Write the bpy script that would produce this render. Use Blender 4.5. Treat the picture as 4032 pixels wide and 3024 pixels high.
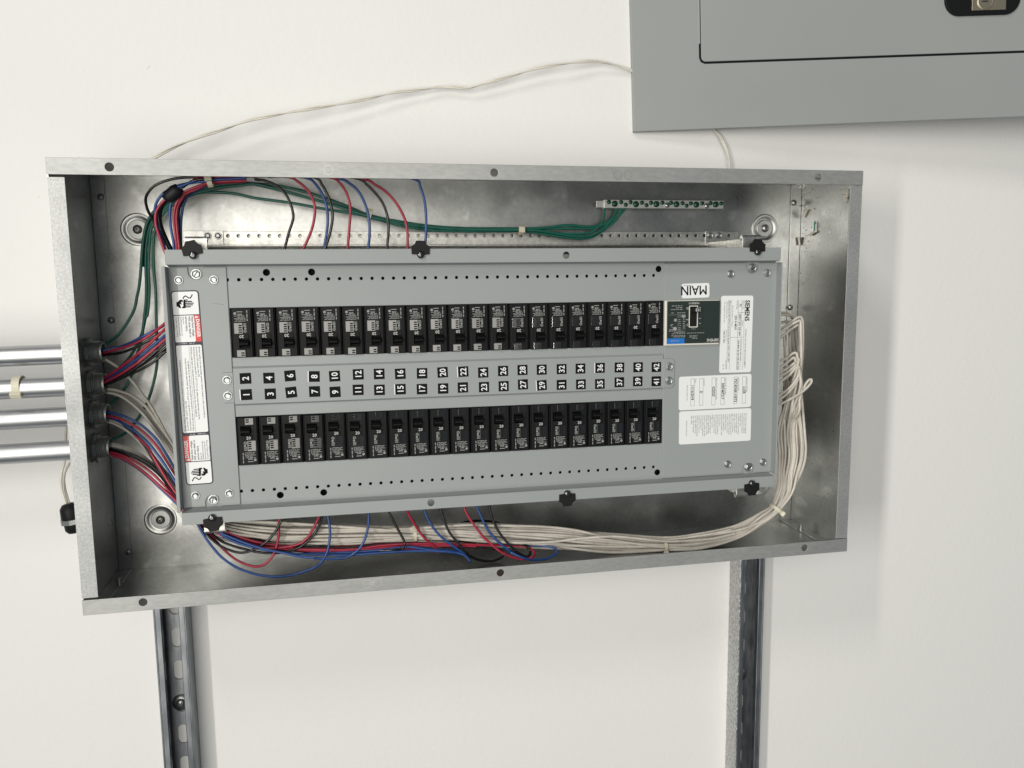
import bpy, bmesh, math, random
from mathutils import Vector, Matrix
random.seed(7)
scene = bpy.context.scene
COL = scene.collection
for o in list(bpy.data.objects): bpy.data.objects.remove(o)

# ------------------------------------------------------------------ camera
cam = bpy.data.cameras.new('camera'); cam_o = bpy.data.objects.new('camera', cam); COL.objects.link(cam_o)
cam_o.matrix_world = Matrix([[0.980651, 0.035862, -0.19245, 0.311988], [-0.195442, 0.123078, -0.972962, -1.099193], [-0.011206, 0.991749, 0.127706, 0.372911], [0.0, 0.0, 0.0, 1.0]])
cam.sensor_width = 36.0; cam.lens = 28.2901; cam.clip_start = 0.02; cam.clip_end = 50
scene.camera = cam_o
# ------------------------------------------------------------------ light: indoor room light, ceiling side is -X
w = bpy.data.worlds.new('World'); scene.world = w; w.use_nodes = True
bg = w.node_tree.nodes['Background']; bg.inputs[0].default_value = (0.84, 0.94, 1.0, 1); bg.inputs[1].default_value = 0.14
def area(name, loc, target, sx, sy, power, col):
    l = bpy.data.lights.new(name, 'AREA'); l.shape = 'RECTANGLE'; l.size = sx; l.size_y = sy; l.energy = power; l.color = col
    o = bpy.data.objects.new(name, l); COL.objects.link(o); o.location = loc
    d = (Vector(target) - Vector(loc)).normalized()
    yv = Vector((0, 0, 1)); xv = yv.cross(-d).normalized(); yv = (-d).cross(xv)
    o.matrix_world = Matrix.Translation(loc) @ Matrix((xv, yv, -d)).transposed().to_4x4()
    return o
area('strip_lamp_near', (-1.38, -2.36, 0.50), (0.5, -2.36, 0.5), 0.22, 1.3, 50, (1.0, 0.965, 0.90))      # ceiling strips, facing down the room (+X)
area('strip_lamp_far', (-1.60, -2.60, 3.10), (0.5, -2.60, 3.1), 0.26, 1.3, 80, (1.0, 0.96, 0.89))
area('far_wall_fill', (-0.95, -5.2, 0.4), (0.6, 0, 0.25), 3.4, 5.2, 175, (1.0, 0.955, 0.865))  # added fill standing in for light off the unseen opposite wall
scene.view_settings.view_transform = 'Standard'; scene.view_settings.look = 'None'
scene.view_settings.exposure = 0.12; scene.view_settings.gamma = 1.0; scene.view_settings.use_curve_mapping = False
scene.render.resolution_x = 1024; scene.render.resolution_y = 768

# ------------------------------------------------------------------ materials
MATS = {}
def mat(name, col, rough=0.5, metal=0.0, spec=0.5, coat=0.0):
    m = bpy.data.materials.new(name); m.use_nodes = True
    b = m.node_tree.nodes['Principled BSDF']
    b.inputs['Base Color'].default_value = (*col, 1); b.inputs['Roughness'].default_value = rough
    b.inputs['Metallic'].default_value = metal; b.inputs['Specular IOR Level'].default_value = spec
    b.inputs['Coat Weight'].default_value = coat
    MATS[name] = m; return m
def noise(m, scale, detail=3, stretch=(1, 1, 1), kind='NOISE', out=None):
    nt = m.node_tree; tc = nt.nodes.new('ShaderNodeTexCoord'); mp = nt.nodes.new('ShaderNodeMapping')
    mp.inputs['Scale'].default_value = stretch; nt.links.new(tc.outputs['Object'], mp.inputs[0])
    if kind == 'NOISE':
        n = nt.nodes.new('ShaderNodeTexNoise'); n.inputs['Detail'].default_value = detail; o = n.outputs['Fac']
    else:
        n = nt.nodes.new('ShaderNodeTexVoronoi'); o = n.outputs['Color']
    n.inputs['Scale'].default_value = scale; nt.links.new(mp.outputs[0], n.inputs['Vector'])
    return o
def ramp(m, fac, stops):
    r = m.node_tree.nodes.new('ShaderNodeValToRGB'); e = r.color_ramp.elements
    while len(e) < len(stops): e.new(0.5)
    for i, (p, c) in enumerate(stops):
        e[i].position = p; e[i].color = (*c, 1) if hasattr(c, '__len__') else (c, c, c, 1)
    m.node_tree.links.new(fac, r.inputs[0]); return r.outputs[0]
def setin(m, name, sock): m.node_tree.links.new(sock, m.node_tree.nodes['Principled BSDF'].inputs[name])
def mix(m, a, b, fac=0.5, mode='MULTIPLY'):
    n = m.node_tree.nodes.new('ShaderNodeMix'); n.data_type = 'RGBA'; n.blend_type = mode; n.inputs[0].default_value = fac
    m.node_tree.links.new(a, n.inputs[6]); m.node_tree.links.new(b, n.inputs[7]); return n.outputs[2]
def bump(m, h, strength, dist=0.001):
    n = m.node_tree.nodes.new('ShaderNodeBump'); n.inputs['Strength'].default_value = strength; n.inputs['Distance'].default_value = dist
    m.node_tree.links.new(h, n.inputs['Height']); setin(m, 'Normal', n.outputs[0])

m = mat('wall_paint', (0.75, 0.748, 0.742), 0.6, spec=0.25)
setin(m, 'Base Color', ramp(m, noise(m, 2.2, 2), [(0.3, (0.742, 0.742, 0.736)), (0.7, (0.760, 0.760, 0.755))]))
bump(m, noise(m, 150, 5), 0.26, 0.0014)
def galv(name, lo, hi, r0, r1, fine=190, stretch=(1, 1, 1), metal=1.0, bs=0.10, bd=0.0005):
    m = mat(name, lo, r0, metal)
    a = ramp(m, noise(m, fine, 3, stretch), [(0.35, lo), (0.65, hi)])
    b = ramp(m, noise(m, 11, 4, stretch), [(0.3, 0.92), (0.62, 1.0)])
    setin(m, 'Base Color', mix(m, a, b, 1.0))
    setin(m, 'Roughness', ramp(m, noise(m, 18, 4, stretch), [(0.3, r0), (0.7, r1)]))
    bump(m, noise(m, fine * 1.3, 2, stretch), bs, bd); return m
m = galv('galvanised', (0.425, 0.432, 0.425), (0.48, 0.487, 0.478), 0.27, 0.40, bs=0.03)
bc = m.node_tree.nodes['Principled BSDF'].inputs['Base Color'].links[0].from_socket       # handling scuffs and dull stains
setin(m, 'Base Color', mix(m, mix(m, bc, ramp(m, noise(m, 30, 6, (1, 1, 0.6)), [(0.30, 0.66), (0.42, 1.0)]), 0.32), ramp(m, noise(m, 44, 5, (1, 0.6, 1)), [(0.60, 0.0), (0.74, 0.30)]), 0.5, 'ADD'))
galv('galvanised_lip', (0.365, 0.372, 0.37), (0.415, 0.422, 0.418), 0.50, 0.62, 340, (0.35, 1, 1), metal=0.7, bs=0.06)
galv('galvanised_side_lip', (0.35, 0.36, 0.362), (0.45, 0.46, 0.462), 0.50, 0.62, 420, (1, 1, 1), metal=0.7, bs=0.06)
galv('zinc_rail', (0.52, 0.52, 0.50), (0.66, 0.66, 0.63), 0.34, 0.46, 260)
m = galv('strut_steel', (0.20, 0.215, 0.235), (0.32, 0.335, 0.355), 0.36, 0.5, 120, (1, 1, 0.25), bs=0.15)
m = galv('strut_flake', (0.36, 0.365, 0.37), (0.66, 0.66, 0.66), 0.26, 0.42, 330, (1, 1, 0.6), bs=0.9, bd=0.0016)
galv('conduit_steel', (0.44, 0.45, 0.465), (0.52, 0.53, 0.545), 0.36, 0.48, 160, (0.12, 1, 1), bs=0.05)
mat('screw_zinc', (0.44, 0.46, 0.455), 0.40, 1.0); mat('washer_zinc', (0.42, 0.43, 0.42), 0.42, 1.0)
mat('screw_dark', (0.10, 0.10, 0.105), 0.4, 0.9)
m = mat('connector_steel', (0.50, 0.51, 0.48), 0.36, 0.85)
m = mat('grey_paint', (0.345, 0.357, 0.345), 0.42, spec=0.45)
setin(m, 'Base Color', ramp(m, noise(m, 3.5, 3), [(0.3, (0.276, 0.298, 0.300)), (0.7, (0.290, 0.313, 0.315))]))
bump(m, noise(m, 900, 2), 0.06, 0.0003); setin(m, 'Roughness', ramp(m, noise(m, 9, 4), [(0.3, 0.34), (0.7, 0.50)]))
m = mat('cover_paint', (0.315, 0.32, 0.30), 0.40, spec=0.45)
setin(m, 'Base Color', ramp(m, noise(m, 2.5, 3), [(0.3, (0.270, 0.286, 0.286)), (0.7, (0.286, 0.302, 0.302))]))
bump(m, noise(m, 800, 2), 0.06, 0.0003); setin(m, 'Roughness', ramp(m, noise(m, 7, 4), [(0.3, 0.34), (0.7, 0.48)]))
mat('black_plastic', (0.008, 0.0085, 0.0095), 0.46, spec=0.14)
mat('black_gloss', (0.007, 0.0075, 0.009), 0.13, spec=1.0, coat=0.8)
mat('black_matte', (0.009, 0.009, 0.010), 0.62, spec=0.2)
mat('clip_black', (0.010, 0.010, 0.010), 0.55, spec=0.2)
mat('tape_black', (0.008, 0.009, 0.012), 0.55, spec=0.35)
mat('black_ink', (0.005, 0.005, 0.006), 0.6, spec=0.12)
mat('navy_ink', (0.012, 0.010, 0.03), 0.4, spec=0.4)
mat('grey_ink', (0.16, 0.16, 0.165), 0.6, spec=0.2)
mat('label_white', (0.76, 0.775, 0.785), 0.36, spec=0.45)
mat('print_white', (0.62, 0.62, 0.60), 0.5, spec=0.3)
mat('print_dim', (0.27, 0.275, 0.27), 0.5, spec=0.2)
mat('danger_red', (0.62, 0.022, 0.018), 0.38)
mat('face_green', (0.022, 0.032, 0.031), 0.30, spec=0.5)
mat('face_blue', (0.010, 0.16, 0.55), 0.35)
mat('bezel_white', (0.66, 0.64, 0.57), 0.38)
def wire_mat(name, col, rough=0.33):
    m = mat(name, col, rough, spec=0.5)
    d = tuple(c * 0.86 for c in col); setin(m, 'Base Color', ramp(m, noise(m, 60, 2), [(0.35, d), (0.65, col)]))
    bump(m, noise(m, 420, 2), 0.12, 0.0004); return m
wire_mat('wire_red', (0.36, 0.018, 0.050)); wire_mat('wire_blue', (0.018, 0.068, 0.25)); wire_mat('wire_black', (0.006, 0.006, 0.007), 0.24)
wire_mat('wire_green', (0.018, 0.135, 0.100)); wire_mat('cable_white', (0.70, 0.67, 0.60), 0.5)
m = wire_mat('wire_white', (0.56, 0.50, 0.42), 0.45)
setin(m, 'Base Color', mix(m, ramp(m, noise(m, 40, 3), [(0.3, (0.48, 0.45, 0.40)), (0.7, (0.63, 0.60, 0.545))]),
      ramp(m, noise(m, 330, 2, (1, 0.5, 1)), [(0.33, 0.6), (0.42, 1.0)]), 0.28))
mat('tie_nylon', (0.62, 0.59, 0.47), 0.42); mat('green_screw', (0.012, 0.085, 0.045), 0.28, 0.55)
mat('bar_alu', (0.60, 0.61, 0.59), 0.38, 0.55); mat('latch_metal', (0.46, 0.42, 0.32), 0.36, 0.9); mat('scrap_green', (0.02, 0.16, 0.10), 0.45)
mat('scrap_white', (0.62, 0.58, 0.48), 0.5); mat('grit', (0.012, 0.011, 0.010), 0.7)

# ------------------------------------------------------------------ mesh helpers
def frame(o, right, up):
    r = Vector(right).normalized(); u = Vector(up).normalized(); n = r.cross(u)
    M = Matrix((r, u, n)).transposed().to_4x4(); M.translation = Vector(o); return M
FRONT = lambda x, z, y: frame((x, y, z), (1, 0, 0), (0, 0, 1))      # local xy -> wall-parallel plane, +z local to the viewer
class MB:
    def __init__(s): s.v = []; s.f = []; s.sm = []
    def add(s, vs, fs, M=None, smooth=False):
        b = len(s.v)
        s.v += [tuple(M @ Vector(v)) if M is not None else tuple(v) for v in vs]
        s.f += [tuple(i + b for i in f) for f in fs]; s.sm += [smooth] * len(fs); return s
    def addbm(s, bm, M=None, smooth=False):
        bm.verts.index_update(); s.add([v.co.copy() for v in bm.verts], [[v.index for v in f.verts] for f in bm.faces], M, smooth); bm.free(); return s
    def addmesh(s, me, M=None, smooth=False):
        s.add([v.co.copy() for v in me.vertices], [list(p.vertices) for p in me.polygons], M, smooth); bpy.data.meshes.remove(me); return s
    def box(s, a, b, bev=0.0, M=None, seg=2):
        bm = bmesh.new(); bmesh.ops.create_cube(bm, size=1)
        for v in bm.verts: v.co = Vector([(a[i] + b[i]) / 2 + v.co[i] * (b[i] - a[i]) for i in range(3)])
        if bev: bmesh.ops.bevel(bm, geom=bm.edges[:], offset=bev, segments=seg, profile=0.5, affect='EDGES')
        return s.addbm(bm, M)
    def cyl(s, c, r, h, axis=(0, -1, 0), n=16, r2=None, smooth=True, cap=True, bev=0.0):
        d = Vector(axis).normalized(); t = Vector((0, 0, 1)) if abs(d.z) < 0.9 else Vector((1, 0, 0)); x = t.cross(d).normalized(); y = d.cross(x)
        r2 = r if r2 is None else r2; c = Vector(c); prof = [(r, 0), (r2, h)] if not bev else [(r, 0), (r2, h - bev), (r2 - bev, h)]
        vs = [tuple(c + d * hh + x * (rr * math.cos(2 * math.pi * k / n)) + y * (rr * math.sin(2 * math.pi * k / n))) for rr, hh in prof for k in range(n)]
        for q in range(len(prof) - 1): s.add(vs[q * n:(q + 2) * n], [(k, (k + 1) % n, n + (k + 1) % n, n + k) for k in range(n)], None, smooth)
        if cap: s.add(vs[-n:], [tuple(range(n))]); s.add(vs[:n], [tuple(range(n))[::-1]])
        return s
    def lathe(s, prof, c, axis=(0, -1, 0), n=24, smooth=True):
        d = Vector(axis).normalized(); t = Vector((0, 0, 1)) if abs(d.z) < 0.9 else Vector((1, 0, 0)); x = t.cross(d).normalized(); y = d.cross(x); c = Vector(c)
        vs = [tuple(c + d * hh + x * (rr * math.cos(2 * math.pi * k / n)) + y * (rr * math.sin(2 * math.pi * k / n))) for rr, hh in prof for k in range(n)]
        return s.add(vs, [(q * n + k, q * n + (k + 1) % n, (q + 1) * n + (k + 1) % n, (q + 1) * n + k) for q in range(len(prof) - 1) for k in range(n)], None, smooth)
    def tube(s, pts, r, n=8):
        P = resample([Vector(p) for p in pts]); m_ = len(P)
        T = [(P[min(i + 1, m_ - 1)] - P[max(i - 1, 0)]).normalized() for i in range(m_)]
        u = T[0].orthogonal().normalized(); vs = []
        for i in range(m_):
            u = (u - T[i] * u.dot(T[i])).normalized(); v = T[i].cross(u)
            for k in range(n): a = 2 * math.pi * k / n; vs.append(tuple(P[i] + (u * math.cos(a) + v * math.sin(a)) * r))
        s.add(vs, [(i * n + k, i * n + (k + 1) % n, (i + 1) * n + (k + 1) % n, (i + 1) * n + k) for i in range(m_ - 1) for k in range(n)], None, True)
        s.add(vs[:n], [tuple(range(n))[::-1]]); s.add(vs[-n:], [tuple(range(n))]); return s
    def poly(s, pts, M=None): return s.add([(p[0], p[1], p[2] if len(p) > 2 else 0) for p in pts], [tuple(range(len(pts)))], M)
    def rect(s, x0, y0, x1, y1, M=None, z=0): return s.poly([(x0, y0, z), (x1, y0, z), (x1, y1, z), (x0, y1, z)], M)
    def disc(s, x, y, r, M=None, n=14, z=0): return s.poly([(x + r * math.cos(2 * math.pi * k / n), y + r * math.sin(2 * math.pi * k / n), z) for k in range(n)], M)
    def ring(s, x, y, r0, r1, M=None, n=20, z=0):
        vs = [(x + r * math.cos(2 * math.pi * k / n), y + r * math.sin(2 * math.pi * k / n), z) for r in (r1, r0) for k in range(n)]
        return s.add(vs, [(k, (k + 1) % n, n + (k + 1) % n, n + k) for k in range(n)], M)
    def text(s, body, size, M, align='LEFT', bold=0.0, x=0, y=0, sx=1.0, shear=0.0):
        return s.addmesh(text_mesh(body, size, align, bold), M @ Matrix.Translation((x, y, 0)) @ Matrix(((sx, shear, 0, 0), (0, 1, 0, 0), (0, 0, 1, 0), (0, 0, 0, 1))))
    def build(s, name, material, parent=None, world=True):
        me = bpy.data.meshes.new(name); me.from_pydata(s.v, [], s.f); me.materials.append(MATS[material])
        me.polygons.foreach_set('use_smooth', s.sm); me.validate(); me.update()
        return link(bpy.data.objects.new(name, me), parent, world)
def link(o, parent=None, world=True):
    COL.objects.link(o)
    if parent is not None:
        o.parent = parent
        if parent.type == 'EMPTY' and world: o.location = -parent.location   # mesh points are scene points
    return o
def resample(P, step=6):
    if len(P) == 2: return P
    Q = [P[0] * 2 - P[1]] + P + [P[-1] * 2 - P[-2]]; out = []
    for i in range(1, len(Q) - 2):
        a, b, c, d = Q[i - 1:i + 3]
        for k in range(step):
            t = k / step
            out.append(0.5 * ((2 * b) + (c - a) * t + (2 * a - 5 * b + 4 * c - d) * t * t + (3 * b - a - 3 * c + d) * t ** 3))
    return out + [P[-1]]
def text_mesh(body, size, align='LEFT', bold=0.0):
    c = bpy.data.curves.new('t', 'FONT'); c.body = body; c.size = size; c.align_x = align; c.offset = bold * size; c.resolution_u = 2
    o = bpy.data.objects.new('t', c); COL.objects.link(o); dg = bpy.context.evaluated_depsgraph_get()
    me = bpy.data.meshes.new_from_object(o.evaluated_get(dg)); bpy.data.objects.remove(o); bpy.data.curves.remove(c); return me
def circle(x, y, r, n=16): return [(x + r * math.cos(2 * math.pi * k / n), y + r * math.sin(2 * math.pi * k / n)) for k in range(n)]
def rrect(x0, y0, x1, y1, r, n=5):
    P = []
    for cx, cy, a0 in ((x1 - r, y1 - r, 0), (x0 + r, y1 - r, 90), (x0 + r, y0 + r, 180), (x1 - r, y0 + r, 270)):
        for k in range(n + 1): a = math.radians(a0 + 90 * k / n); P.append((cx + r * math.cos(a), cy + r * math.sin(a)))
    return P
def plate_mesh(outline, holes=(), thick=0.0015, bev=0.0):
    c = bpy.data.curves.new('p', 'CURVE'); c.dimensions = '2D'; c.fill_mode = 'BOTH'; c.extrude = max(thick / 2 - bev, 1e-5); c.bevel_depth = bev; c.bevel_resolution = 1; c.offset = -bev
    for pts in [outline] + list(holes):
        s = c.splines.new('POLY'); s.points.add(len(pts) - 1); s.use_cyclic_u = True
        for q, pt in zip(s.points, pts): q.co = (pt[0], pt[1], 0, 1)
    o = bpy.data.objects.new('p', c); COL.objects.link(o); dg = bpy.context.evaluated_depsgraph_get()
    me = bpy.data.meshes.new_from_object(o.evaluated_get(dg)); bpy.data.objects.remove(o); bpy.data.curves.remove(c); return me
def plate(name, outline, holes, y_front, thick, material, parent, bev=0.0):
    M = FRONT(0, 0, y_front + thick / 2)
    return MB().addmesh(plate_mesh(outline, holes, thick, bev), M).build(name, material, parent)
def rectpts(x0, z0, x1, z1): return [(x0, z0), (x1, z0), (x1, z1), (x0, z1)]
def tag(o, label, cat, group=None, kind=None):
    if label: o['label'] = label
    if cat: o['category'] = cat
    if group: o['group'] = group
    if kind: o['kind'] = kind
    return o
def thing(name, loc, label, cat, group=None):
    o = bpy.data.objects.new(name, None); COL.objects.link(o); o.location = loc; o.empty_display_size = 0.02
    return tag(o, label, cat, group)
def hex_head(parent, x, z, y, r=0.0045, h=0.0032, name='hex_screw', rot=0.3, slot=False):
    b = MB(); b.cyl((x, y, z), r * 1.30, 0.0009, n=20, bev=0.0003)
    hx = [(x + r * math.cos(rot + k * math.pi / 3), z + r * math.sin(rot + k * math.pi / 3)) for k in range(6)]
    vs = [(p[0], y - 0.0009, p[1]) for p in hx] + [(p[0], y - h, p[1]) for p in hx] + [(x + (p[0] - x) * 0.86, y - h - 0.0005, z + (p[1] - z) * 0.86) for p in hx] + [(x + (p[0] - x) * 0.55, y - h - 0.0001, z + (p[1] - z) * 0.55) for p in hx]
    b.add(vs, [(6 * q + k, 6 * q + (k + 1) % 6, 6 * q + 6 + (k + 1) % 6, 6 * q + 6 + k) for q in range(3) for k in range(6)] + [tuple(range(18, 24))])
    o = b.build(name, 'screw_zinc', parent)
    if slot:
        a = rot + 0.5; dx, dz = math.cos(a), math.sin(a); L = r * 0.8; t = r * 0.13; yy = y - h - 0.0007
        MB().poly([(x + dx * L - dz * t, yy, z + dz * L + dx * t), (x - dx * L - dz * t, yy, z - dz * L + dx * t), (x - dx * L + dz * t, yy, z - dz * L - dx * t), (x + dx * L + dz * t, yy, z + dz * L - dx * t)]).build('drive_slot', 'screw_dark', o)
    return o
def pan_head(parent, c, axis, r, material='screw_zinc', name='screw', cross=True):
    c = Vector(c); a = Vector(axis).normalized()
    o = MB().lathe([(r, 0), (r * 0.97, r * 0.25), (r * 0.7, r * 0.55), (r * 0.3, r * 0.68), (0.0001, r * 0.7)], c, a, 16).build(name, material, parent)
    if cross:
        u = a.orthogonal().normalized(); v = a.cross(u); q = c + a * (r * 0.72); b = MB(); t = r * 0.12; L = r * 0.5
        for d, e in ((u, v), (v, u)): b.add([q + d * L + e * t, q - d * L + e * t, q - d * L - e * t, q + d * L - e * t], [(0, 1, 2, 3)])
        b.build('drive_cross', 'screw_dark', o)
    return o

W, H, D = 0.9652, 0.508, 0.146
T = 0.0015; YW = 0.0365
# ------------------------------------------------------------------ wall
wall = MB().box((-3, YW, -2.6), (4, YW + 0.1, 3.2)).build('wall', 'wall_paint'); tag(wall, None, None, kind='structure')

for c_, a_, L_ in (((0.2410,0.0365,-0.1001), 1.5, 0.0045), ((0.3403,0.0365,-0.0996), 1.55, 0.003), ((1.1708,0.0365,0.4591), -0.2, 0.003), ((0.8727,0.0365,-0.1307), 0.3, 0.0012), ((0.5811,0.0365,-0.1149), 0.1, 0.003), ((0.9860,0.0365,-0.0931), 0.4, 0.006), ((-0.0697,0.0365,0.4842), 1.2, 0.002), ((0.0703,0.0365,0.6472), 0.8, 0.004)):
    dx_, dz_w = math.cos(a_) * L_, math.sin(a_) * L_; t_ = 0.00028
    MB().add([(c_[0] - dx_, YW - 0.0003, c_[2] - dz_w), (c_[0] + t_, YW - 0.0003, c_[2] - t_), (c_[0] + dx_, YW - 0.0003, c_[2] + dz_w), (c_[0] - t_, YW - 0.0003, c_[2] + t_)], [(0, 1, 2, 3)]).build('scuff_mark', 'print_white', wall)

# ------------------------------------------------------------------ mounting struts
def strut(x0, label, flake, screw_z, washer_only=False):
    x1 = x0 + 0.0413; t = 0.0025; z0, z1 = -0.72, 0.44; lip = 0.0095
    s = thing('strut_channel', (x0 + 0.02, YW, z0), label, 'strut', 'strut channels under the open box')
    slots = []; z = screw_z - 0.0476 * 9
    while z < z1 - 0.03:
        if z > z0 + 0.03: slots.append(rrect(x0 + 0.0135, z - 0.0142, x0 + 0.0278, z + 0.0142, 0.0069))
        z += 0.0476
    plate('back_web', rectpts(x0 + t, z0, x1 - t, z1), slots, YW - t - 0.0004, t, 'strut_steel', s)
    MB().box((x0, 0.0015, z0), (x0 + t, YW - 0.0003, z1), 0.0008).build('side_flange', 'strut_flake' if flake else 'strut_steel', s)
    MB().box((x1 - t, 0.0015, z0), (x1, YW - 0.0003, z1), 0.0008).build('side_flange', 'strut_steel', s)
    for xa, xb, xc in ((x0 + t - 0.0008, x0 + lip, x0 + lip), (x1 - lip, x1 - t + 0.0008, x1 - lip)):
        b = MB().box((xa, 0.0018, z0), (xb, 0.0018 + t, z1), 0.0009)
        b.box((xc - t if xc < x0 + 0.02 else xc, 0.0025, z0), (xc if xc < x0 + 0.02 else xc + t, 0.0105, z1), 0.0008)
        b.build('front_lip', 'strut_steel', s)
    if screw_z is not None:
        c = (x0 + 0.0206, YW - t - 0.0006, screw_z)
        MB().lathe([(0.0035, 0), (0.0115, 0.0), (0.0115, 0.0014), (0.0035, 0.0016)], c, (0, -1, 0)).build('washer', 'washer_zinc', s)
        pan_head(s, (c[0], c[1] - 0.0015, c[2]), (0, -1, 0), 0.0062)
strut(0.0377, 'slotted steel strut channel at lower left with a washer and screw in one slot', False, (0.0563,0.0300,-0.2080)[2])
strut(0.8845, 'steel strut channel at lower right with a bright flaked zinc side', True, (0.9127,0.0300,-0.2604)[2])

# ------------------------------------------------------------------ galvanised box
box = thing('electrical_box', (W / 2, 0, 0), 'large open galvanised steel electrical box mounted sideways on the white wall', 'electrical box')
DIM = [(0.0527, 0.4415), (0.9074, 0.4441), (0.0561, 0.0661), (0.9095, 0.0640)]
plate('back_panel', rectpts(0.0016, 0.0016, W - 0.0016, H - 0.0016), [circle(x, z, 0.0205, 32) for x, z in DIM], -0.0015, 0.0015, 'galvanised', box)
for x, z in DIM:      # drawn mounting dimples with washer and screw
    d = MB().lathe([(0.0205, 0.0015), (0.0194, 0.0020), (0.0176, 0.0019), (0.0152, 0.0008), (0.0134, 0.0002), (0.0001, 0.0002)], (x, 0, z), (0, -1, 0), 40).build('mounting_dimple', 'galvanised', box)
    MB().lathe([(0.0035, 0), (0.0122, 0), (0.0122, 0.0016), (0.0116, 0.0019), (0.0035, 0.0019)], (x, 0.0000, z), (0, -1, 0), 28, False).build('washer', 'washer_zinc', d)
    pan_head(d, (x, -0.0019, z), (0, -1, 0), 0.0058, 'washer_zinc')
MB().box((0, -D + T, H - T), (W, 0, H), 0.0004).build('long_wall', 'galvanised', box)
MB().box((0, -D + T, 0), (W, 0, T), 0.0004).build('long_wall', 'galvanised', box)
CY = -0.0615; CZ = [0.2935, 0.2550, 0.2185, 0.1775]
def side_plate(x0, holes, nm):
    M = frame((x0 + T / 2, 0, 0), (0, -1, 0), (0, 0, 1)) if False else Matrix(((0, 0, 1, x0 + T / 2), (1, 0, 0, 0), (0, 1, 0, 0), (0, 0, 0, 1)))
    return MB().addmesh(plate_mesh(rectpts(-D + T + 0.0004, T + 0.0003, -0.0004, H - T - 0.0003), holes, T), M).build(nm, 'galvanised', box)
side_plate(0.0, [circle(CY, z, 0.0136, 24) for z in CZ], 'end_wall'); side_plate(W - T, [], 'end_wall')
LIP = 0.018
HT = [0.0628, 0.4823, 0.9014]; HB = [0.0648, 0.4831, 0.9009]
lt = plate('front_lip', rectpts(0.0003, H - LIP, W - 0.0003, H - 0.0002), [circle(x, 0.4985, 0.0046, 24) for x in HT], -D, T, 'galvanised_lip', box, 0.0004)
lb = plate('front_lip', rectpts(0.0003, 0.0002, W - 0.0003, LIP), [circle(x, 0.0102, 0.0046, 24) for x in HB], -D, T, 'galvanised_lip', box, 0.0004)
plate('front_lip', rectpts(0.0004, LIP + 0.0022, 0.0176, H - LIP - 0.0026), [], -D + 0.0006, T, 'galvanised_side_lip', box, 0.0004)
plate('front_lip', rectpts(W - 0.0178, LIP + 0.0012, W - 0.0004, H - LIP - 0.0012), [], -D + 0.0006, T, 'galvanised_side_lip', box, 0.0004)
for o, pts in ((lt, [(0.2921,-0.1460,0.4987), (0.6340,-0.1460,0.4979), (0.6469,-0.1460,0.4981)]), (lb, [(0.3190,-0.1460,0.0102), (0.3315,-0.1460,0.0106)])):
    for p in pts: MB().ring(p[0], p[2], 0.0049, 0.0053, FRONT(0, 0, -D - 0.00012)).build('knockout_ring', 'galvanised', o)
# folded end flanges lying on the back and on the long walls, with their rivet screws
FL = 0.0165
for s, x0 in ((0, T + 0.0002), (1, W - T - FL - 0.0002)):
    MB().box((x0, -0.0032, 0.003), (x0 + FL, -0.0018, H - 0.003), 0.0004).build('end_flange', 'galvanised', box)
    for z0 in (T + 0.0002, H - T - 0.0016): MB().box((x0, -D + 0.012, z0), (x0 + FL, -0.0036, z0 + 0.0014), 0.0004).build('end_flange', 'galvanised', box)
for p in ((0.0132,-0.0040,0.4808), (0.0146,-0.0040,0.3288), (0.0148,-0.0040,0.0258), (0.9512,-0.0040,0.4807), (0.9506,-0.0040,0.3284)): pan_head(box, p, (0, -1, 0), 0.0042, 'screw_zinc')
p = (0.9494,-0.0553,0.0033); MB().cyl((p[0], p[1], 0.003), 0.0032, 0.009, (0, 0, 1), 14, bev=0.001).build('stud', 'screw_zinc', box)
p = (0.0165,-0.0585,0.0033); MB().cyl((p[0], p[1], 0.003), 0.0032, 0.009, (0, 0, 1), 14, bev=0.001).build('stud', 'screw_zinc', box)
for x in (0.028, 0.040, 0.945): MB().cyl((x, -0.125, H - 0.0003), 0.0032, 0.0028, (0, 0, 1), 12, bev=0.0008).build('screw', 'screw_zinc', box)

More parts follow.
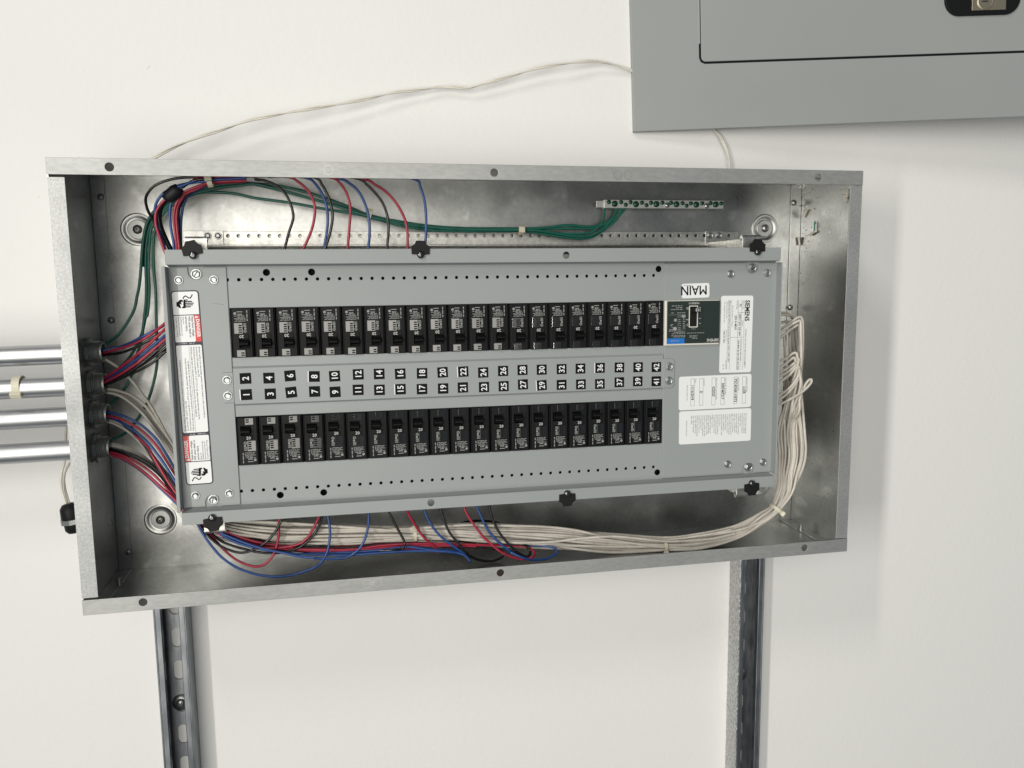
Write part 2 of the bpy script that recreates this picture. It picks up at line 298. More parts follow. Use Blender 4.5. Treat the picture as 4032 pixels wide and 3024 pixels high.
# ------------------------------------------------------------------ interior rail with holes, brackets
rail = thing('perforated_rail', (0.48, -0.0015, 0.42), 'long perforated zinc rail along the back of the box above the grey cover', 'rail')
plate('rail_strip', rectpts(0.1075, 0.4215, 0.8620, 0.4386), [circle(0.1996 + 0.0127 * k, 0.4331, 0.0022, 12) for k in range(-7, 52)], -0.0100, 0.0014, 'zinc_rail', rail, 0.0003)
for z, y, r in ((0.4205, -0.0070, 0.0030), (0.4130, -0.0085, 0.0042)): MB().cyl((0.108, y, z), r, 0.754, (1, 0, 0), 14).build('rolled_edge', 'zinc_rail', rail)
MB().box((0.109, -0.0042, 0.395), (0.861, -0.0022, 0.4205), 0.0004).build('rail_web', 'zinc_rail', rail)
def bracket(x0, x1, z0, z1, tx0, tx1, tz0, tz1, screws, label, roll):
    b = thing('standoff_bracket', ((x0 + x1) / 2, -0.005, z0), label, 'bracket', 'brackets behind the grey cover')
    plate('foot_plate', rectpts(x0, z0, x1, z1), [], -0.0118, 0.0015, 'zinc_rail', b, 0.0003)
    # upright leg coming forward, then a folded tab facing the viewer
    MB().box((tx0, -0.116, tz0 + 0.001), (tx0 + 0.0016, -0.0062, tz1 - 0.001), 0.0004).build('upright', 'zinc_rail', b)
    q = [(tx0, z) for z in ()]
    e = MB().box((tx0, -0.1178, tz0), (tx1, -0.1160, tz1), 0.0005)
    e.cyl((tx0, -0.1140, tz1 if roll > 0 else tz0), 0.0036, tx1 - tx0, (1, 0, 0), 14)
    e.build('tab', 'zinc_rail', b)
    for x, z in screws: hex_head(b, x, z, -0.0118, 0.0037, 0.003)
p = (0.1293,-0.1170,0.4260); q = (0.1534,-0.1170,0.4110)
bracket(0.1085, (0.1561,-0.0060,0.4262)[0], 0.4215, 0.4392, p[0], q[0], q[2] - 0.012, p[2] - 0.003, [(0.1375,-0.0080,0.4331)[::2], (0.1497,-0.0080,0.4331)[::2]], 'zinc bracket with two hex screws at the left end of the perforated rail', 1)
p = (0.8136,-0.1170,0.4274); q = (0.8394,-0.1170,0.4120)
bracket((0.8105,-0.0060,0.4381)[0], (0.8379,-0.0060,0.4250)[0], 0.4225, 0.4392, p[0], q[0], q[2] - 0.012, p[2] - 0.003, [(0.8172,-0.0080,0.4334)[::2], (0.8305,-0.0080,0.4334)[::2]], 'zinc bracket with two hex screws at the right end of the perforated rail', 1)
p = (0.1307,-0.1170,0.0894); q = (0.1548,-0.1170,0.0777)
bracket(p[0], p[0] + 0.06, 0.075, 0.092, p[0], q[0], q[2] + 0.003, p[2] + 0.012, [], 'small zinc bracket tab below the bottom left corner of the grey cover', -1)
p = (0.8136,-0.1170,0.0881); q = (0.8394,-0.1170,0.0781)
bracket(p[0], p[0] + 0.05, 0.075, 0.092, p[0], q[0], q[2] + 0.003, p[2] + 0.012, [], 'small zinc bracket tab below the bottom right corner of the grey cover', -1)

# ------------------------------------------------------------------ grey dead-front cover
YD = -0.115; YR = -0.131
cov = thing('deadfront_cover', (0.486, YD, 0.0938), 'grey painted steel cover with numbered breaker strips inside the open box', 'panel cover')
WX0, WX1 = 0.1733, 0.7073; WT0, WT1 = 0.2868, 0.3446; WB0, WB1 = 0.1579, 0.2165
holes = [rectpts(WX0, WT0, WX1, WT1), rectpts(WX0, WB0, WX1, WB1)]
hx = 0.1755
for k in range(42):
    x = 0.1722 + 0.0127 * k
    if x < 0.707: holes += [circle(x + 0.0004, 0.3772, 0.0019, 12), circle(x + 0.0030, 0.1263, 0.0019, 12)] if x + 0.003 < 0.7065 else [circle(x + 0.0004, 0.3772, 0.0019, 12)]
holes += [circle(x, 0.3853, 0.0040, 20) for x in (0.2165, 0.2677, 0.6999)] + [circle(x, 0.1187, 0.0040, 20) for x in (0.2198, 0.2710, 0.7015)]
plate('main_plate', rectpts(0.1095, 0.1090, 0.8632, 0.3935), holes, YD, 0.0015, 'grey_paint', cov, 0.0005)
for z0, z1 in ((WT0, WT1), (WB0, WB1)):        # folded window edges
    b = MB()
    for z in (z0 - 0.0013, z1 + 0.0001): b.box((WX0, YD + 0.0008, z), (WX1, YD + 0.007, z + 0.0012), 0.0003)
    b.build('window_fold', 'grey_paint', cov)
def notch(cx, edge, up, r=0.0088):            # rounded notch points going along the edge
    P = []
    for k in range(9): a = math.pi * k / 8; P.append((cx - r * math.cos(a), edge - up * (0.0052 + r * math.sin(a))))
    return [(cx - r, edge)] + P + [(cx + r, edge)]
zt, zb = 0.3919, 0.1107
eo = [(0.1090, zb)] + notch(0.1428, zb, -1) + [(0.1736, zb), (0.1722, zt)] + notch(0.1390, zt, 1)[::-1] + [(0.1090, zt)]
pl = plate('end_plate', eo, [], YD - 0.0018, 0.0018, 'grey_paint', cov, 0.0005)
eo = [(0.7080, zb)] + notch(0.8311, zb, -1) + [(0.8640, zb), (0.8640, zt)] + notch(0.8291, zt, 1)[::-1] + [(0.7073, zt)]
pr = plate('end_plate', eo, [], YD - 0.0018, 0.0018, 'grey_paint', cov, 0.0005)
for x0, x1 in ((0.1060, 0.1092), ): MB().box((0.1078, YR, zb - 0.0005), (0.1092, YD, zt + 0.0005), 0.0004).box((0.1050, YR - 0.0007, zb - 0.0015), (0.1090, YR + 0.0007, zt + 0.001), 0.0005).build('end_lip', 'grey_paint', cov)
MB().box((0.8636, YR + 0.001, zb - 0.0005), (0.8650, YD, zt + 0.0005), 0.0005).build('end_lip', 'grey_paint', cov)
# long rims standing forward of the plate
def rim(z_in, z_a, z_b, holes_, nm='long_rim'):
    x0, x1 = 0.1095, 0.8612
    r = MB().addmesh(plate_mesh(rrect(x0, min(z_a, z_b), x1, max(z_a, z_b), 0.0012, 2), holes_, 0.0015, 0.0005), FRONT(0, 0, YR + 0.00075))
    n = 5; vs = []; zs = z_a; s = 1 if z_in > z_a else -1
    for k in range(n + 1):
        t = k / n; vs += [(x0, YR + 0.0003 + (YD - YR) * t, zs + (z_in - zs) * (0.15 * t + 0.85 * t ** 3)), (x1, YR + 0.0003 + (YD - YR) * t, zs + (z_in - zs) * (0.15 * t + 0.85 * t ** 3))]
    r.add(vs, [(2 * k, 2 * k + 1, 2 * k + 3, 2 * k + 2) for k in range(n)], None, True)
    r.box((x0, YR + 0.0016, z_b - (0.0014 if z_b > z_a else 0)), (x1, YR + 0.014, z_b + (0 if z_b > z_a else 0.0014)), 0.0004)
    return r.build(nm, 'grey_paint', cov)
rim(zt + 0.0005, 0.3945, 0.4113, [circle(0.5735, 0.4029, 0.0043, 20)])
rim(zb - 0.0005, 0.1083, 0.0937, [circle(0.4000, 0.1018, 0.0043, 20)])
# raised number strip
ns = MB(); zs = [0.2300, 0.2322, 0.2742, 0.2764]; ys = [YD - 0.0002, YD - 0.0032, YD - 0.0032, YD - 0.0002]
vs = [(x, y, z) for x in (WX0 + 0.0004, WX1 - 0.001) for y, z in zip(ys, zs)]
ns.add(vs, [(k, k + 1, k + 5, k + 4) for k in range(3)] + [(0, 4, 7, 3), (0, 3, 2, 1), (4, 5, 6, 7)])
ch = 0.004
ns.addmesh(plate_mesh([(0.1735, 0.2340), (0.1735, 0.2700), (0.1622, 0.2700), (0.1600, 0.2680), (0.1600, 0.2362), (0.1622, 0.2340)], [], 0.0016, 0.0005), FRONT(0, 0, YD - 0.0027))
ns.addmesh(plate_mesh([(0.7060, 0.2318), (0.7185, 0.2318), (0.7222, 0.2350), (0.7222, 0.2668), (0.7185, 0.2700), (0.7060, 0.2700)], [], 0.0016, 0.0005), FRONT(0, 0, YD - 0.0027))
ns = ns.build('number_strip', 'grey_paint', cov)
for x, z in ((0.1665, 0.2613), (0.1664, 0.2428), (0.7144, 0.2597), (0.7143, 0.2412)): hex_head(cov, x, z, YD - 0.0035, 0.0041, 0.0032, rot=random.random())
for x, z in ((0.1200, 0.3775), (0.1581, 0.3776), (0.1235, 0.1252), (0.1616, 0.1256), (0.8500, 0.3787), (0.7981, 0.3781), (0.8002, 0.1248), (0.8519, 0.1247)): hex_head(cov, x, z, YD - 0.0018, 0.0039, 0.0032, rot=random.random())
for x, z in ((0.1390, 0.3841), (0.1428, 0.1186), (0.8291, 0.3854), (0.8311, 0.1189)): hex_head(cov, x, z, YD - 0.0002, 0.0047, 0.0042, name='slotted_screw', rot=random.random(), slot=True)
# black block for the unseen panel interior, added so cover holes look dark
ch_ = thing('interior_dark_block', (0.48, -0.01, 0.114), 'black block for the panel interior, added so the grey cover holes look dark', 'panel interior')
MB().box((0.1160, -0.100, 0.1085), (0.8580, -0.020, 0.3925), 0.001).build('dark_block', 'black_matte', ch_)
MB().box((0.1200, -0.0205, 0.1300), (0.8500, -0.0030, 0.3750), 0.001).build('chassis_pan', 'zinc_rail', ch_)
# black push clips on the rims
def clip(x, z, up, rot, label):
    c = thing('retaining_clip', (x, YR, z), label, 'clip', 'black clips on the rims of the grey cover')
    P = [(-0.0105, -0.0040), (-0.0045, -0.0045), (0.0045, -0.0045), (0.0105, -0.0040), (0.0110, 0.0052), (0.0072, 0.0075), (0.0050, 0.0118), (-0.0050, 0.0118), (-0.0072, 0.0075), (-0.0110, 0.0052)]
    M = FRONT(x, z, YR - 0.0011) @ Matrix.Rotation(rot, 4, 'Z') @ Matrix.Diagonal((1, up, 1, 1))
    P2 = [(a, b * up) for a, b in P]; P2 = P2 if up > 0 else P2[::-1]
    M2 = FRONT(x, z, YR - 0.0010) @ Matrix.Rotation(rot, 4, 'Z')
    MB().addmesh(plate_mesh(P2, [], 0.0016, 0.0003), M2).build('clip_plate', 'clip_black', c)
    s = M2 @ Vector((0, -0.0048 * up, 0)); MB().lathe([(0.0043, -0.0008), (0.0043, 0.0030), (0.0036, 0.0042), (0.0015, 0.0046), (0.0001, 0.0046)], (s.x, YR - 0.0004, s.z), (0, -1, 0), 20).build('clip_stud', 'black_gloss', c)
for (q, up, rot, lab) in (((0.1393,-0.1320,0.4095), 1, 0.16, 'black clip at the left end of the upper rim, above the danger label'), ((0.3948,-0.1320,0.4089), 1, -0.02, 'black clip near the middle of the upper rim'),
    ((0.8272,-0.1320,0.4103), 1, 0.0, 'black clip at the right end of the upper rim'), ((0.1437,-0.1320,0.0963), -1, 0.10, 'black clip at the left end of the lower rim, below the danger label'),
    ((0.5735,-0.1320,0.0979), -1, 0.02, 'black clip near the middle of the lower rim'), ((0.8284,-0.1320,0.0958), -1, 0.06, 'black clip at the right end of the lower rim')):
    clip(q[0], q[2], up, rot, lab)

# ------------------------------------------------------------------ number labels 1 to 42
NUM = {2: (0.1872,-0.1190,0.2623), 4: (0.2137,-0.1190,0.2618), 6: (0.2379,-0.1190,0.2637), 8: (0.2657,-0.1190,0.2619), 10: (0.2894,-0.1190,0.2615), 12: (0.3173,-0.1190,0.2627), 14: (0.3422,-0.1190,0.2624), 16: (0.3675,-0.1190,0.2617), 18: (0.3940,-0.1190,0.2614), 20: (0.4192,-0.1190,0.2618),
 22: (0.4447,-0.1190,0.2618), 24: (0.4697,-0.1190,0.2599), 26: (0.4948,-0.1190,0.2610), 28: (0.5196,-0.1190,0.2614), 30: (0.5443,-0.1190,0.2610), 32: (0.5702,-0.1190,0.2609), 34: (0.5949,-0.1190,0.2607), 36: (0.6208,-0.1190,0.2608), 38: (0.6468,-0.1190,0.2605), 40: (0.6720,-0.1190,0.2600), 42: (0.6969,-0.1190,0.2594),
 1: (0.1872,-0.1190,0.2431), 3: (0.2144,-0.1190,0.2429), 5: (0.2383,-0.1190,0.2439), 7: (0.2654,-0.1190,0.2438), 9: (0.2893,-0.1190,0.2424), 11: (0.3165,-0.1190,0.2439), 13: (0.3419,-0.1190,0.2429), 15: (0.3672,-0.1190,0.2428), 17: (0.3934,-0.1190,0.2420), 19: (0.4194,-0.1190,0.2417),
 21: (0.4439,-0.1190,0.2421), 23: (0.4704,-0.1190,0.2416), 25: (0.4953,-0.1190,0.2418), 27: (0.5200,-0.1190,0.2431), 29: (0.5443,-0.1190,0.2412), 31: (0.5701,-0.1190,0.2408), 33: (0.5955,-0.1190,0.2405), 35: (0.6207,-0.1190,0.2401), 37: (0.6468,-0.1190,0.2414), 39: (0.6717,-0.1190,0.2417), 41: (0.6970,-0.1190,0.2409)}
TILT = {6: 0.05, 5: 0.08, 1: 0.02, 7: 0.0, 8: -0.03, 9: 0.02, 10: 0.03, 16: 0.02, 27: 0.02, 38: -0.02, 29: 0.05, 20: 0.04, 22: 0.03}
for n in sorted(NUM):
    x, y, z = NUM[n]; y = YD - 0.0032; rt = TILT.get(n, random.uniform(-0.01, 0.015))
    M = FRONT(x, z, y) @ Matrix.Rotation(rt, 4, 'Z'); hw = 0.0064; hh = 0.0064
    lab = MB().box((-hw, -hh, 0.00008), (hw, hh, 0.00030), M=M).build('number_label', 'black_ink', cov)
    if n in (1, 8, 15, 22, 29, 36): MB().box((-hw - 0.0011, -hh, 0.00004), (-hw + 0.0004, hh, 0.00022), M=M).build('label_edge', 'label_white', lab)
    # digits read upwards
    F = M @ frame((0.0037, 0, 0.00042), (0, 1, 0), (-1, 0, 0))
    MB().text(str(n), 0.0104, F, 'CENTER', 0.016, sx=0.92).build('digits', 'label_white', lab)

# ------------------------------------------------------------------ danger label on the left end plate
dx, dz, dw, dh, dr = (0.1274,0.2518,0.0306,0.2277,0.0178)
ML = FRONT(dx, dz, YD - 0.0019) @ Matrix.Rotation(0.0165, 4, 'Z')
dl = MB().addmesh(plate_mesh(rrect(-dw / 2, -dh / 2, dw / 2, dh / 2, 0.004), [], 0.0003), ML @ Matrix.Translation((0, 0, 0.0002))).build('danger_label', 'navy_ink', pl)
pw = MB(); pt = MB(); pg = MB()
zl = 0.00045
for s in (1, -1):
    Mh = ML @ Matrix.Rotation(0 if s > 0 else math.pi, 4, 'Z')
    top = dh / 2; e = 0.0013; xa, xb = -dw / 2 + e, dw / 2 - e
    pw.addmesh(plate_mesh(rrect(xa, top - 0.0275, xb, top - e, 0.003), [], 0.0001), Mh @ Matrix.Translation((0, 0, zl)))
    pw.rect(xa, top - 0.0275, xb, top - 0.022, Mh, zl + 0.00006)
    pw.addmesh(plate_mesh(rrect(xa, top - 0.0590, xb - 0.0058, top - 0.0285, 0.0016), [], 0.0001), Mh @ Matrix.Translation((0, 0, zl)))
    prd = MB(); pk = MB(); prd.rect(xb - 0.0056, top - 0.0590, xb + 0.0004, top - 0.0285, Mh, zl + 0.00008)
    pk.text('15-A-1028-01     REV. 07', 0.0017, Mh @ frame((-0.011, top - 0.0612, zl + 0.0001), (1, 0, 0), (0, 1, 0)))
    C = Mh @ frame((xb - 0.0040, top - 0.0328, zl + 0.00016), (0, -1, 0), (1, 0, 0))
    pk.text('DANGER', 0.0054, C, 'LEFT', 0.028, sx=0.96)
    pk.poly([(xb - 0.0046, top - 0.0321), (xb - 0.0046, top - 0.0291), (xb - 0.0006, top - 0.0306)], Mh @ Matrix.Translation((0, 0, zl + 0.00016)))
    for i, (t, sz, bd) in enumerate((('Hazardous voltage.', 0.0033, 0.012), ('Will cause death or', 0.0033, 0.012), ('serious injury.', 0.0033, 0.012), ('Keep out.', 0.0024, 0), ('Qualified personnel only.', 0.0024, 0), ('Disconnect and lock off', 0.0024, 0), ('all power before working', 0.0024, 0), ('on this equipment.', 0.0024, 0))):
        xx = xb - 0.0088 - (i * 0.0034 if i < 3 else 3 * 0.0034 + (i - 3) * 0.0025 - 0.0006)
        pt.text(t, sz, Mh @ frame((xx, top - 0.0296, zl + 0.00016), (0, -1, 0), (1, 0, 0)), 'LEFT', bd, sx=0.93)
    # shocked hand and wire sign
    h0 = (0.0, top - 0.0155); Mz = Mh @ Matrix.Translation((0, 0, zl + 0.00018))
    def pp(L): return [(h0[0] + a * 0.001, h0[1] + b * 0.001) for a, b in L]
    pt.poly(pp([(-9.8, 2.6), (-8.4, 2.6), (-6.0, 5.0), (-3.0, 5.2), (-2.4, 2.2), (-4.8, 2.9), (-4.0, -0.6), (-6.2, 0.4), (-4.9, -4.6), (-7.0, -4.2), (-8.2, -2.6), (-9.8, -2.6)]), Mz)
    pt.poly(pp([(-1.8, 5.2), (3.0, 5.2), (3.0, 4.2), (0.2, 4.0), (0.0, -4.4), (-3.2, -4.8), (-4.4, -4.2), (-2.0, -1.6), (-2.6, -1.0), (-2.2, 1.4)]), Mz)
    for yy, x1 in ((2.9, 7.4), (0.9, 9.0), (-1.1, 8.0), (-3.2, 5.8)):
        pt.addmesh(plate_mesh([(h0[0] + a, h0[1] + b) for a, b in rrect(-0.0012, yy * 0.001 - 0.00062, x1 * 0.001, yy * 0.001 + 0.00062, 0.0005, 3)], [], 0.00002), Mz)
    sp = [(-2.0, 6.6), (-1.0, 8.4), (0.6, 9.3), (2.4, 8.2), (4.0, 6.9), (5.6, 6.8), (7.0, 8.4), (8.0, 10.4)]
    for a, b in zip(sp[:-1], sp[1:]):
        d = Vector((b[0] - a[0], b[1] - a[1])).normalized() * 0.55; nn = Vector((-d.y, d.x))
        pt.poly(pp([(a[0] - d.x + nn.x, a[1] - d.y + nn.y), (a[0] - d.x - nn.x, a[1] - d.y - nn.y), (b[0] + d.x - nn.x, b[1] + d.y - nn.y), (b[0] + d.x + nn.x, b[1] + d.y + nn.y)]), Mz)
    prd.build('red_band', 'danger_red', dl); pk.build('white_print', 'label_white', dl)
    # instruction columns of the middle panel
    L = ['Breaker handle in the intermediate position indicates tripped, to reset, move handle to', 'the extreme OFF position, then ON.', 'Field conductors to be sized 60\u00b0C or 75\u00b0C CU or AL unless noted otherwise on device.', 'Field kits to add mains or customize the panel are listed on the rear of the deadfront']
    for i, t in enumerate(L): pt.text(t, 0.0027, Mh @ frame((xb - 0.0036 - i * 0.0030, 0.0490, zl + 0.00016), (0, -1, 0), (1, 0, 0)), 'LEFT', 0.004, sx=0.88)
pw.addmesh(plate_mesh(rrect(-dw / 2 + 0.0013, -0.0512, dw / 2 - 0.0013, 0.0512, 0.0018), [], 0.0001), ML @ Matrix.Translation((0, 0, zl)))
pt.rect(-0.0001, -0.0508, 0.0001, 0.0508, ML @ Matrix.Translation((0, 0, zl + 0.00016)))
for b, n, mm in ((pw, 'white_field', 'label_white'), (pt, 'black_print', 'black_ink')): b.build(n, mm, dl)

# ------------------------------------------------------------------ white labels on the right end plate
def paper(name, cx, cz, w_, h_, rot, r=0.003):
    M = FRONT(cx, cz, YD - 0.0018) @ Matrix.Rotation(rot, 4, 'Z')
    return MB().addmesh(plate_mesh(rrect(-w_ / 2, -h_ / 2, w_ / 2, h_ / 2, r), [], 0.0003, 0.0), M @ Matrix.Translation((0, 0, 0.0002))).build(name, 'label_white', pr), M @ Matrix.Translation((0, 0, 0.00042))
CWR = lambda M, x, y: M @ frame((x, y, 0), (0, -1, 0), (1, 0, 0))    # text read downwards
lb_, M = paper('main_label', 0.7499, 0.3571, 0.0385, 0.0187, 0.022)
b = MB(); F = M @ frame((0.0165, 0.0062, 0), (-1, 0, 0), (0, -1, 0)); b.text('MAIN', 0.0172, F, 'LEFT', 0.0, sx=0.87); b.text('MAIN', 0.0172, F @ Matrix.Translation((0.0005, 0.0001, 0.00004)), 'LEFT', 0.0, sx=0.87)
b.rect(-0.017, 0.0067, -0.0055, 0.0071, M); b.build('lettering', 'black_ink', lb_)
lb_, M = paper('rating_label', 0.8082, 0.2991, 0.0455, 0.1013, -0.006); b = MB(); g = MB()
b.text('SIEMENS', 0.0088, CWR(M, 0.0118, 0.0448), 'LEFT', 0.028, sx=0.84)
g.text('SUITABLE FOR USE AS SERVICE EQUIPMENT', 0.0033, CWR(M, 0.0122, 0.0068), 'LEFT', 0.004, sx=0.80)
for x, y, t, s, k in ((0.0078, 0.0440, 'Panel Type', 0.0031, 0), (0.0030, 0.0400, 'P2', 0.0046, 1), (0.0078, 0.0180, 'System', 0.0031, 0), (0.0030, 0.0272, '208Y/120V 3\u00d8 4W', 0.0043, 1), (-0.0006, 0.0440, 'Amperage', 0.0031, 0), (-0.0028, 0.0250, '250 A MAX', 0.0046, 1),
    (-0.0070, 0.0380, '(See main device or breaker)', 0.0028, 0), (0.0068, -0.0060, 'Provisions are for device types:', 0.0027, 0), (0.0026, -0.0068, '100A MAX BL BLH HBL BLR BQD', 0.0033, 1),
    (-0.0112, 0.0440, 'Minimum size UL listed cabinet or cut-out box for this panel:  20"W x 5.75"D x 38"H', 0.0027, 1), (-0.0150, 0.0430, 'Siemens Industry, Inc.', 0.0029, 0), (-0.0150, 0.0060, 'Norcross, GA', 0.0029, 0), (-0.0182, 0.0430, 'For emergency service call', 0.0029, 0), (-0.0182, 0.0060, '1-800-241-4453', 0.0031, 1), (-0.0145, -0.0330, '15-A-1034-01', 0.0027, 0), (-0.0180, -0.0390, 'Rev. 08', 0.0027, 0)):
    (b if k else g).text(t, s, CWR(M, x, y), 'LEFT', 0.012 if k else 0.0, sx=0.86)
for x in (0.0066, 0.0016, -0.0086, -0.0124): b.rect(x, -0.0470, x + 0.00028, 0.0455, M)
b.rect(-0.0086, -0.0040, 0.0100, -0.0037, M); b.rect(0.0016, 0.0285, 0.0105, 0.0288, M); b.rect(0.0104, -0.0470, 0.01065, 0.0440, M)
b.build('lettering', 'black_ink', lb_); g.build('fine_lettering', 'grey_ink', lb_)
lb_, M = paper('order_label', 0.7804, 0.2234, 0.1027, 0.0446, 0.006); b = MB(); g = MB()
for xb_, cap, val in ((0.0410, 'Customer Marking', 'LUSR'), (0.0288, 'Catalog Number', 'P2C42NB110ETS'), (0.0104, 'Sales Order Number', '3007487217'), (-0.0026, 'Sales Order Item Number', '022020'), (-0.0200, 'Location:', 'D'), (-0.0322, 'Date', '11/16/2018')):
    x0, x1 = xb_ - 0.0026, xb_ + 0.0026; t = 0.00028
    for q in ((x0, -0.0172, x0 + t, 0.0190), (x1 - t, -0.0172, x1, 0.0190), (x0, -0.0172, x1, -0.0172 + t), (x0, 0.0190 - t, x1, 0.0190)): b.rect(*q, M)
    g.text(cap, 0.0032, CWR(M, x1 + 0.0005, 0.0188), 'LEFT', 0.0, sx=0.86)
    b.text(val, 0.0050, CWR(M, xb_ - 0.0017, 0.0008), 'CENTER', 0.022, sx=0.88)
g.text('Siemens Industry, Inc.', 0.0028, CWR(M, -0.0405, 0.011), 'LEFT', 0, sx=0.86)
b.build('lettering', 'black_ink', lb_); g.build('fine_lettering', 'grey_ink', lb_)
lb_, M = paper('short_circuit_label', 0.7814, 0.1774, 0.1027, 0.0443, 0.004); g = MB()
for i, t in enumerate(['The short-circuit rating of', 'this panelboard is 200,000', 'rms symmetrical amperes', 'at 240 volts max.', 'or 22,000 rms symmetrical', 'amperes if equipped with', 'main lugs, with feed-thru', 'lugs, with no protective', 'device or the lowest rated', 'device installed, whichever', 'is lowest, unless a series', 'combination rating is', 'utilized.  Additional or', 'replacement breakers shall', 'be of the same', 'manufacturer and type as', 'those installed with equal', 'or greater short-circuit', 'ratings.  If series', 'combination ratings are', 'utilized, consult booklet', 'Number PBTA-D-1101B', 'located in a pocket on rear', 'of door before installation', 'or replacement of', 'components.  If a new', 'booklet is required, please', 'call 1-800-964-4114 for', 'your nearest Siemens', 'sales office.']):
    g.text(t, 0.0029, CWR(M, 0.0430 - i * 0.00268, 0.0158), 'LEFT', 0.003, sx=0.90)
g.text('Siemens Industry, Inc.', 0.0028, CWR(M, -0.0415, 0.009), 'LEFT', 0, sx=0.86)
g.build('fine_lettering', 'grey_ink', lb_)
b = MB()
for q0, q1 in (((0.1527,-0.1170,0.3505), (0.1677,-0.1170,0.3487)), ):
    v = Vector(q1) - Vector(q0)
    b.add([(q0[0], YD - 0.00185, q0[2] + 0.0001), (q1[0], YD - 0.00185, q1[2] - 0.0001), (q1[0], YD - 0.00185, q1[2] + 0.0002), ((q0[0] + q1[0]) / 2, YD - 0.00185, (q0[2] + q1[2]) / 2 + 0.0004)], [(0, 1, 2, 3)])
b.build('scratch', 'grey_ink', pl)

# ------------------------------------------------------------------ circuit breakers
def breaker_proto():
    r = thing('circuit_breaker', (0, 0, 0), '', 'breaker', 'black circuit breakers in the grey cover')
    mm = 0.001
    def lx(x): return (x + 2.0 - 12.7) * mm
    def lz(z): return (29.0 - z) * mm
    YF = -0.0020
    b = MB()
    b.addmesh(plate_mesh(rectpts(lx(0), lz(57.6), lx(21.5), lz(0.4)), [rectpts(lx(7.0), lz(47.2), lx(18.4), lz(36.0))], 0.012, 0.0006), frame((0, YF + 0.006, 0), (1, 0, 0), (0, 0, 1)))
    b.box((lx(-1.6), 0.0035, lz(58.6)), (lx(22.9), 0.060, lz(-0.6)), 0.0004)
    b.box((lx(-0.9), YF + 0.0016, lz(57.6)), (lx(-0.1), 0.0050, lz(0.4)), 0.0003)
    b.box((lx(21.8), YF + 0.0022, lz(57.6)), (lx(22.7), 0.0050, lz(0.4)), 0.0003)
    b.build('case', 'black_plastic', r, False)
    b = MB().box((lx(5.5), YF - 0.0012, lz(35.8)), (lx(17.5), YF + 0.0002, lz(30.9)), 0.0004).build('rating_ledge', 'black_matte', r, False)
    # toggle handle: wedge standing out of its pit
    pr_ = [(0.0090, lz(37.2)), (0.0090, lz(46.6)), (-0.0012, lz(45.0)), (-0.0096, lz(42.6)), (-0.0100, lz(41.0)), (-0.0020, lz(38.0))]
    x0, x1 = lx(7.6), lx(17.8); n = len(pr_)
    h = MB(); vs = [(x0, y, z) for y, z in pr_] + [(x1, y, z) for y, z in pr_]
    h.add(vs, [(k, (k + 1) % n, n + (k + 1) % n, n + k) for k in range(n)] + [tuple(range(n))[::-1], tuple(range(n, 2 * n))])
    bm = bmesh.new(); me = bpy.data.meshes.new('h'); me.from_pydata(h.v, [], h.f); bm.from_mesh(me); bpy.data.meshes.remove(me)
    bmesh.ops.recalc_face_normals(bm, faces=bm.faces[:]); bmesh.ops.bevel(bm, geom=bm.edges[:], offset=0.0005, segments=2, profile=0.5, affect='EDGES')
    MB().addbm(bm).build('handle', 'black_plastic', r, False)
    # glossy marking plates, slightly tilted
    for xa, xb, za, zb_ in ((2.0, 11.7, 17.3, 30.0), (3.7, 13.3, 49.0, 57.0)):
        M = frame((lx((xa + xb) / 2), YF - 0.0007, lz((za + zb_) / 2)), (1, 0, 0), (0, 0, 1)) @ Matrix.Rotation(-0.07, 4, 'Y')
        hw, hh = (xb - xa) / 2 * mm, (zb_ - za) / 2 * mm
        p_ = MB().box((-hw, -hh, -0.0006), (hw, hh, 0.0004), 0.0002, M).build('marking_plate', 'black_gloss', r, False)
        e = MB()
        for k in range(4 if zb_ - za > 10 else 2):
            yy = -hh + 0.0011 + k * 0.0026; e.box((hw * 0.05, yy, 0.0004), (hw * 0.80, yy + 0.0016, 0.0007), M=M)
        e.build('embossed_mark', 'black_matte', p_, False)
    # printed lettering
    yp = YF - 0.00025; F = frame((0, yp, 0), (1, 0, 0), (0, 0, 1)); q = MB(); rnd = random.Random(3)
    q.disc(lx(3.7), lz(6.4), 0.0016, F)
    q.rect(lx(5.7), lz(5.0), lx(12.1), lz(4.1), F)
    for z, xa, xb in ((7.2, 6.6, 11.6), (8.1, 6.8, 11.4), (9.3, 2.7, 14.8), (10.9, 6.2, 14.9), (12.4, 2.7, 15.2), (13.8, 4.6, 15.2), (15.4, 3.2, 15.0)):
        x = xa
        while x < xb - 0.8:
            l = rnd.uniform(1.6, 4.2); x2 = min(x + l, xb); q.rect(lx(x), lz(z + 0.36), lx(x2), lz(z - 0.36), F); x = x2 + rnd.uniform(0.35, 0.9)
    for za, zb_ in ((2.9, 6.0), (7.0, 11.4), (12.6, 15.4)): q.rect(lx(16.5), lz(zb_), lx(17.6), lz(za), F)
    for z in (18.6, 20.2, 21.6): q.rect(lx(12.1), lz(z + 0.42), lx(15.7), lz(z - 0.42), F)
    q.rect(lx(13.4), lz(25.0), lx(15.6), lz(22.8), F); q.ring(lx(13.9), lz(27.2), 0.0011, 0.0018, F); q.disc(lx(13.9), lz(27.2), 0.0005, F)
    q.build('printed_marking', 'print_dim', r, False)
    MB().text('20', 0.0050, frame((lx(12.6), YF - 0.0014, lz(31.6)), (-1, 0, 0), (0, 0, -1)), 'LEFT', 0.004, sx=1.05).build('rating_number', 'print_white', r, False)
    return r
proto = breaker_proto(); kids = list(proto.children)
def copy_tree(o, parent=None):
    c = o.copy(); COL.objects.link(c); c.parent = parent
    for ch in o.children: copy_tree(ch, c)
    return c
first = True
